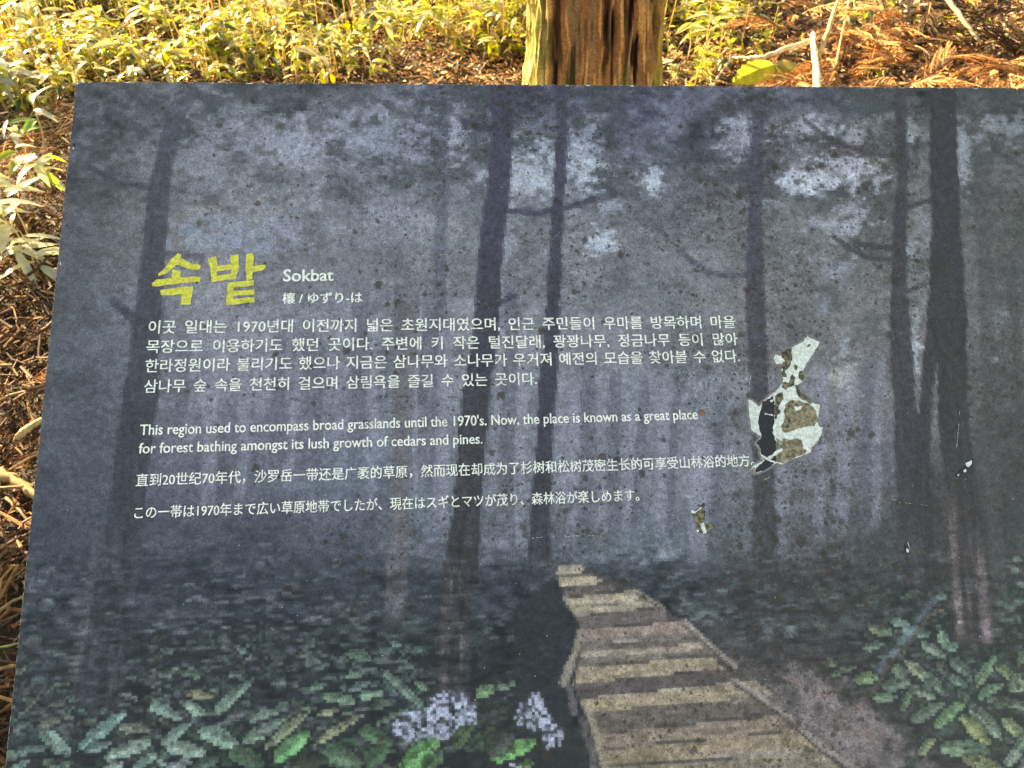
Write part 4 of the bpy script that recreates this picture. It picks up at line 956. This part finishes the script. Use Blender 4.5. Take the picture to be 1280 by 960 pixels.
LEAFP = G(965, 100, .05)
def cover():
    ml, ms = MB(), MB()
    n = 0
    while n < 8600:
        x = random.uniform(-4.4, 4.4); y = random.uniform(3.05, 6.6)
        dens = float(sst(3.05, 3.75, np.array(y + .25 * math.sin(x * 2.1) + .12 * math.sin(x * 5))))
        if x > .75: dens *= .55 if x < 1.35 else .10
        if math.hypot(x - LEAFP[0], y - LEAFP[1]) < .24 or (abs(x - LEAFP[0]) < .2 and 0 < LEAFP[1] - y < .5): dens = 0
        if abs(x - TREE[0]) < .36 and abs(y - TREE[1]) < .4: dens = 0
        if -.5 < x < .1 and y < 3.6: dens *= .25
        cl_ = float(fbm(np.array(x * 2.3 + 9), np.array(y * 2.3), 501, 3)); dens *= 1.0 if cl_ > .47 else .28
        if random.random() > dens: continue
        n += 1
        bamboo_into(ml, ms, x, y, random.uniform(.05, .16) + .14 * max(0, cl_ - .42) * 4 * random.random(), random.randint(3, 8), random.uniform(.035, .085))
        if random.random() < .22:
            z0 = gz_fast(x, y); tube(ms, [(x, y, z0 - .01), (x + random.uniform(-.04, .04), y, z0 + random.uniform(.12, .34))], [.003, .0015], (.60, .46, .26), 4, 0, False)
    V = np.concatenate([np.concatenate(ml.v), np.concatenate(ms.v)]); off = ml.n
    F = ml.f + [tuple(i + off for i in q) for q in ms.f]
    o = mesh_obj('bamboo_grass', V, F, M_LEAF, None, ml.c + ms.c, True)
    tag(o, 'thick low carpet of yellow green dwarf bamboo leaves behind the board', 'bamboo grass', kind='stuff')
cover()

def plant(name, px, py, h, nl, L, label, cat, cols, wr=(.22, .32), zr=(-.3, .6), group=None, spread=0.0, nst=1, droop=(.1, .6), toward=None):
    """one plant standing where the survey point px, py meets the ground"""
    p = G(px, py)
    root = empty(name, (p[0], p[1], gz(p[0], p[1])), label, cat, group)
    ml, ms = MB(), MB()
    for s in range(nst):
        bx, by = (random.uniform(-spread, spread), random.uniform(-spread, spread)) if nst > 1 else (0, 0)
        tip = np.array([bx * 1.6 + random.uniform(-.15, .15) * h, by * 1.6 + random.uniform(-.15, .15) * h, h * random.uniform(.75, 1.1)]); b = np.array([bx, by, -.02])
        tube(ms, [b, (b + tip) / 2 + np.array([.01, 0, 0]), tip], [.003, .0026, .0014], (.46, .36, .18), 5)
        for q in range(nl):
            t = 1.0 - .45 * (q / max(1, nl)); pp = b + (tip - b) * t
            d = rdir(*zr)
            if toward is not None: d = d * .7 + np.array(toward); d /= np.linalg.norm(d)
            l = L * random.uniform(.7, 1.15)
            leaf(ml, pp, d, np.array([random.uniform(-.3, .3), random.uniform(-.3, .3), 1.0]), l, l * random.uniform(*wr), random.uniform(*droop), np.array(cols[q % len(cols)]) * random.uniform(.85, 1.1), random.uniform(.1, .5), random.uniform(-.4, .4))
    ms.build('stem', M_WOOD, root); ml.build('leaves', M_LEAF, root, True)
    return root
PALE = [(.62, .60, .44), (.55, .55, .40), (.66, .62, .40), (.50, .52, .38)]
DKG = [(.05, .11, .03), (.07, .14, .04), (.10, .18, .05)]
BRY = [(.50, .52, .05), (.44, .50, .05)]
plant('dwarf_bamboo', 22, 300, .22, 5, .13, 'pale cream leaved bamboo clump left of the board, nearest of the plants there', 'bamboo', PALE, (.22, .32), (-.3, .3), None, .06, 5)
plant('dwarf_bamboo', 50, 345, .14, 4, .14, 'low pale bamboo with flat leaves pointing at the board edge', 'bamboo', PALE, (.18, .26), (-.2, .2), None, .05, 4)
plant('dwarf_bamboo', 45, 190, .20, 5, .12, 'grey green bamboo sprig beside the board corner with one bright leaf', 'bamboo', [(.40, .46, .40), (.14, .30, .04), (.46, .50, .44)], (.25, .34), (-.3, .5), None, .04, 2)
plant('dwarf_bamboo', 14, 262, .17, 5, .11, 'broad leaved pale bamboo at the left edge, between taller clumps', 'bamboo', [(.52, .56, .30), (.60, .58, .40), (.40, .46, .08)], (.36, .46), (-.3, .4), None, .05, 4)
plant('dwarf_bamboo', 52, 232, .13, 5, .09, 'short broad leaved bamboo beside the upper left rim of the board', 'bamboo', [(.56, .56, .40), (.30, .40, .07)], (.34, .44), (-.3, .4), None, .04, 3)
plant('dwarf_bamboo', 18, 130, .24, 6, .13, 'blurred silvery bamboo at the far left edge', 'bamboo', [(.45, .48, .46), (.38, .42, .40), (.40, .46, .10)], (.26, .36), (-.3, .5), None, .08, 4)
plant('dwarf_bamboo', 282, 78, .17, 9, .15, 'dark green sprig of narrow leaves standing above the pale leaves', 'bamboo', DKG, (.16, .22), (-.1, .6), None, .03, 2, (0, .3))
for (x, y, lb) in ((275, 98, 'bright yellow sprout in the litter just behind the board, left of the others'), (428, 72, 'bright yellow drooping sprout between pale stalks left of the trunk'), (350, 40, 'tall yellow sprout with one broad upright leaf'), (470, 92, 'small yellow sprout close above the board rim'), (865, 100, 'yellow green sprout right of the trunk foot'), (910, 70, 'yellow green sprout with a leaning leaf near the pale sticks')):
    plant('sprout', x, y + 8, .09, 4, .08, lb, 'sprout', BRY, (.25, .36), (.0, .6), None, .02, 1, (.2, .9))
for (x, y) in ((40, 30), (120, 40), (190, 20), (320, 20), (500, 40), (560, 25), (610, 20), (150, 70), (900, 30), (860, 55)):
    plant('dwarf_bamboo', x, y + 20, .20, 7, .11, 'leafy dwarf bamboo plant standing in the yellow carpet behind the board', 'bamboo', [(.44, .44, .08), (.58, .54, .34), (.30, .34, .05)], (.22, .32), (-.3, .6), 'dwarf bamboo plants behind the board', .06, 4)

# broad toothed yellow leaf right of the trunk
def toothed():
    p = G(965, 100, .05); root = empty('toothed_leaf_plant', (p[0], p[1], gz(p[0], p[1])), 'bright yellow broad leaf with toothed rim beside the white stick', 'plant')
    ms = MB(); tube(ms, [(0, 0, -.02), (.01, 0, .06), (.0, .02, .11)], [.003, .0025, .002], (.3, .3, .08), 5); ms.build('stem', M_WOOD, root)
    for (dx, dy, dz, L, W, col) in ((-.75, -.35, .0, .20, .13, (.56, .56, .05)), (.75, -.45, .0, .17, .13, (.30, .27, .04))):
        d = np.array([dx, dy, dz]); d /= np.linalg.norm(d); s = np.cross(d, (0, -.35, 1.0)); s /= np.linalg.norm(s); nrm = np.cross(s, d)
        V = []; F = []; N = 13; b = np.array([0, .02, .11])
        for i in range(N):
            t = i / (N - 1); w = W / 2 * math.sin(min(1, t * .97 + .03) ** .75 * math.pi) ** .7 * (1 + (.16 if i % 2 else -.06)); c_ = b + d * L * t - nrm * .25 * L * t * t
            V += [c_ - s * w - nrm * w * .2, c_, c_ + s * w - nrm * w * .2]
        for i in range(N - 1): F += [(i * 3, i * 3 + 1, i * 3 + 4, i * 3 + 3), (i * 3 + 1, i * 3 + 2, i * 3 + 5, i * 3 + 4)]
        m = MB(); m.add(V, F, col); m.build('leaf', M_LEAF, root)
toothed()

# ------------------------------------------------------------------ STICKS
def stick(pts, r, col, label, name='stick', forks=(), group=None):
    """pts: (px, py, height) survey points along the stick"""
    W = [G(x, y, h) for x, y, h in pts]; o0 = W[0].copy()
    Q = []
    for i in range(len(W) - 1):
        for t in np.linspace(0, 1, 7)[:-1]: Q.append(W[i] + (W[i + 1] - W[i]) * t + np.random.default_rng(int(abs(W[i][0]) * 1e4) + int(t * 60)).normal(0, r * .16, 3))
    Q.append(W[-1]); Q = np.array(Q) - o0
    mb = MB(); n = len(Q); tube(mb, Q, [r * (1 - .45 * i / n) * random.uniform(.9, 1.08) for i in range(n)], col, 10, .05)
    for f in forks:
        Fp = np.array([G(x, y, h) for x, y, h in f[0]]) - o0; tube(mb, Fp, [f[1] * (1 - .5 * i / len(Fp)) for i in range(len(Fp))], col, 7, .12)
    o = mb.build(name, M_WOOD, None, None, True) if False else mb.build(name, M_WOOD, None, True)
    o.location = o0; tag(o, label, 'stick', group); return o
PW1 = (.56, .45, .28); TN = (.50, .35, .17); BR = (.26, .15, .07)
stick([(1022, 130, .14), (1019, 80, .18), (1016, 42, .22)], .017, (.60, .48, .29), 'short upright white stick leaning by the toothed leaf')
stick([(1014, 52, .20), (985, 60, .18), (955, 71, .15), (935, 73, .13)], .013, PW1, 'pale bent stick reaching left from the white upright one')
stick([(937, 72, .13), (915, 72, .10), (900, 92, .06), (890, 108, .03)], .006, PW1, 'thin pale twig curving down to the board rim')
stick([(1024, 68, .18), (1034, 40, .22), (1050, -6, .30)], .012, (.42, .29, .13), 'long tan stick slanting up to the top edge right of the trunk')
stick([(1040, 104, .05), (1050, 55, .10), (1062, -4, .2)], .0045, (.46, .36, .18), 'thin tan stalk parallel to the long tan stick')
stick([(940, 73, .07), (968, 78, .06), (1010, 86, .05)], .005, (.62, .52, .32), 'thin pale twig crossing under the toothed leaf')
stick([(1180, -8, .30), (1205, 26, .24), (1224, 52, .18)], .012, (.27, .24, .16), 'grey green stick coming down from the top right corner')
stick([(560, 40, .0), (548, 96, .0)], .004, PW1, 'pale dry stalk standing left of the trunk')
stick([(336, 20, .16), (330, 95, .0)], .004, PW1, 'pale dry stalk standing near the dark green sprig')
stick([(350, 20, .16), (346, 90, .0)], .004, (.58, .48, .28), 'second pale dry stalk close to the dark green sprig')
stick([(450, 55, .10), (462, 75, .05), (470, 98, .0)], .005, PW1, 'pale stalk leaning over the small yellow sprout')
stick([(-25, 580, .05), (12, 598, .05), (48, 622, .05), (70, 640, .05)], .0145, (.26, .16, .07), 'thick tan stick lying against the left side of the board')
stick([(20, 552, .04), (36, 535, .05), (52, 524, .06)], .012, (.34, .24, .11), 'short thick stub of pale wood above the thick tan stick')
stick([(-20, 508, .03), (20, 492, .03), (62, 484, .04)], .0052, (.24, .17, .08), 'straight tan stick lying left of the board above the stub')
stick([(-10, 770, .04), (15, 752, .05), (40, 742, .05)], .0042, (.24, .15, .07), 'thin light twig low at the left edge of the photo')
stick([(-12, 690, .05), (10, 680, .05), (40, 664, .05)], .0045, (.12, .07, .035), 'dark brown twig between thick stick and low light twig', forks=[([(10, 680, .05), (4, 664, .05), (-6, 655, .06)], .004)])
stick([(8, 622, .04), (26, 640, .05), (42, 660, .05)], .004, (.16, .09, .045), 'thin curved brown twig under the thick tan stick')
stick([(-10, 812, .03), (14, 806, .03), (34, 802, .03)], .003, (.22, .24, .08), 'thin greenish straw near the lower left edge')

# ------------------------------------------------------------------ DEAD CEDAR SPRAYS
def spray_proto(seed, k_=1.0):
    r = random.Random(seed); mb, ms = MB(), MB()
    L = .34; pts = []
    for i in range(9):
        t = i / 8; pts.append(np.array([L * t, .03 * math.sin(t * 2.5 + seed), .05 * math.sin(t * math.pi) - .03 * t]))
    tube(ms, pts, [.0035 * (1 - .7 * i / 9) for i in range(9)], (.30, .17, .08), 5)
    for i in range(15):
        t = .10 + .88 * i / 15; k = int(t * 8); p = pts[k] + (pts[min(k + 1, 8)] - pts[k]) * (t * 8 - k)
        for sgn in (-1, 1):
            l = .13 * (1.05 - t) ** .6 * r.uniform(.7, 1.15) + .02; an = sgn * r.uniform(.5, .95)
            q = [p]; d = np.array([math.cos(an), math.sin(an), r.uniform(-.2, .3)])
            for s in range(4):
                d = d + np.array([.18, -sgn * .10, r.uniform(-.12, .04)]); d /= np.linalg.norm(d); q.append(q[-1] + d * l / 4)
            c = np.array(r.choice([(.46, .25, .11), (.40, .18, .065), (.58, .37, .18), (.26, .11, .045)])) * r.uniform(.7, 1.1) * k_
            tube(mb, q, [.0028, .0032, .0030, .0024, .0012], c, 4, .2, False)
            for s in range(1, 5):            # short awl needles
                for _ in range(7):
                    dd = np.array([r.uniform(-1, 1), r.uniform(-1, 1), r.uniform(-1, 1)]) * .7 + (q[s] - q[s - 1]) / (l / 4) * .9; dd /= np.linalg.norm(dd)
                    a = q[s - 1] + (q[s] - q[s - 1]) * r.random(); sd = np.cross(dd, (r.random(), r.random(), 1)); sd /= np.linalg.norm(sd) + 1e-6
                    mb.add([a - sd * .0019, a + sd * .0019, a + dd * r.uniform(.010, .020)], [(0, 1, 2)], c * r.uniform(.8, 1.15))
    return ms, mb
def sprays():
    lab = 'dry brown cedar spray in the heap right of the trunk'; grp = 'dead cedar sprays in the heap'
    protos = []
    for s in range(6):
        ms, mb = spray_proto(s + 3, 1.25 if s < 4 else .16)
        root = empty('cedar_spray', (0, 0, 0), lab, 'cedar spray', grp)
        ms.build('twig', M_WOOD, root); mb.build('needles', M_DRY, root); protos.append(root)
    spots = []
    r = random.Random(17)
    for i in range(110):
        px = r.uniform(985, 1300); py = r.uniform(6, 128) if px < 1150 else r.uniform(40, 130)
        spots.append((px, py, r.uniform(.03, .15)))
    spots[4] = (1215, 20, .1); spots[5] = (1250, 40, .08)
    for i in range(26): spots.append((r.uniform(1150, 1300), r.uniform(-4, 62), r.uniform(.04, .2)))
    for i in range(16): spots.append((r.uniform(575, 655), r.uniform(62, 125), r.uniform(.02, .08)))
    for k, (px, py, h) in enumerate(spots):
        dk = (px > 1135 and py < 62) or (px < 700)  # top right sprays take dark prototypes: that corner's shade is in the colour
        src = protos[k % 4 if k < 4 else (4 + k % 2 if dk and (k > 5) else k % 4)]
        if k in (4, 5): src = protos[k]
        if k < 6: o = src
        else:
            o = src.copy(); COL.objects.link(o)
            for ch in list(src.children):
                c = ch.copy(); COL.objects.link(c); c.parent = o
        p = G(px, py, h)
        o.location = p
        s = r.uniform(.45, .95) if px > 700 else r.uniform(.35, .55); o.scale = (s, s, s)
        o.rotation_euler = (r.uniform(-.6, .6), r.uniform(-.5, .7), r.uniform(0, 6.28) if r.random() < .4 else r.uniform(3.4, 5.2))
        if dk and px > 700 or k in (4, 5): o['label'] = 'cedar spray in the top right corner, darkened in colour for the shade there'; o['group'] = 'dark cedar sprays'
        if px < 700: o['label'] = 'dark brown cedar spray lying against the left foot of the trunk'; o['group'] = 'cedar sprays left of the trunk'
    # sprays beside the board on the left
    for k, (px, py) in enumerate(((10, 700), (25, 830), (8, 900), (20, 440), (-10, 760), (30, 480), (5, 400), (15, 950))):
        src = protos[(k + 1) % 4]; o = src.copy(); COL.objects.link(o)
        for ch in list(src.children):
            c = ch.copy(); COL.objects.link(c); c.parent = o
        o.location = G(px, py, .03); s = r.uniform(.22, .40); o.scale = (s, s, s); o.rotation_euler = (r.uniform(-.4, .4), r.uniform(-.3, .3), r.uniform(0, 6.28))
        o['label'] = 'dry brown cedar spray in the litter left of the board'; o['group'] = 'cedar sprays left of the board'
sprays()
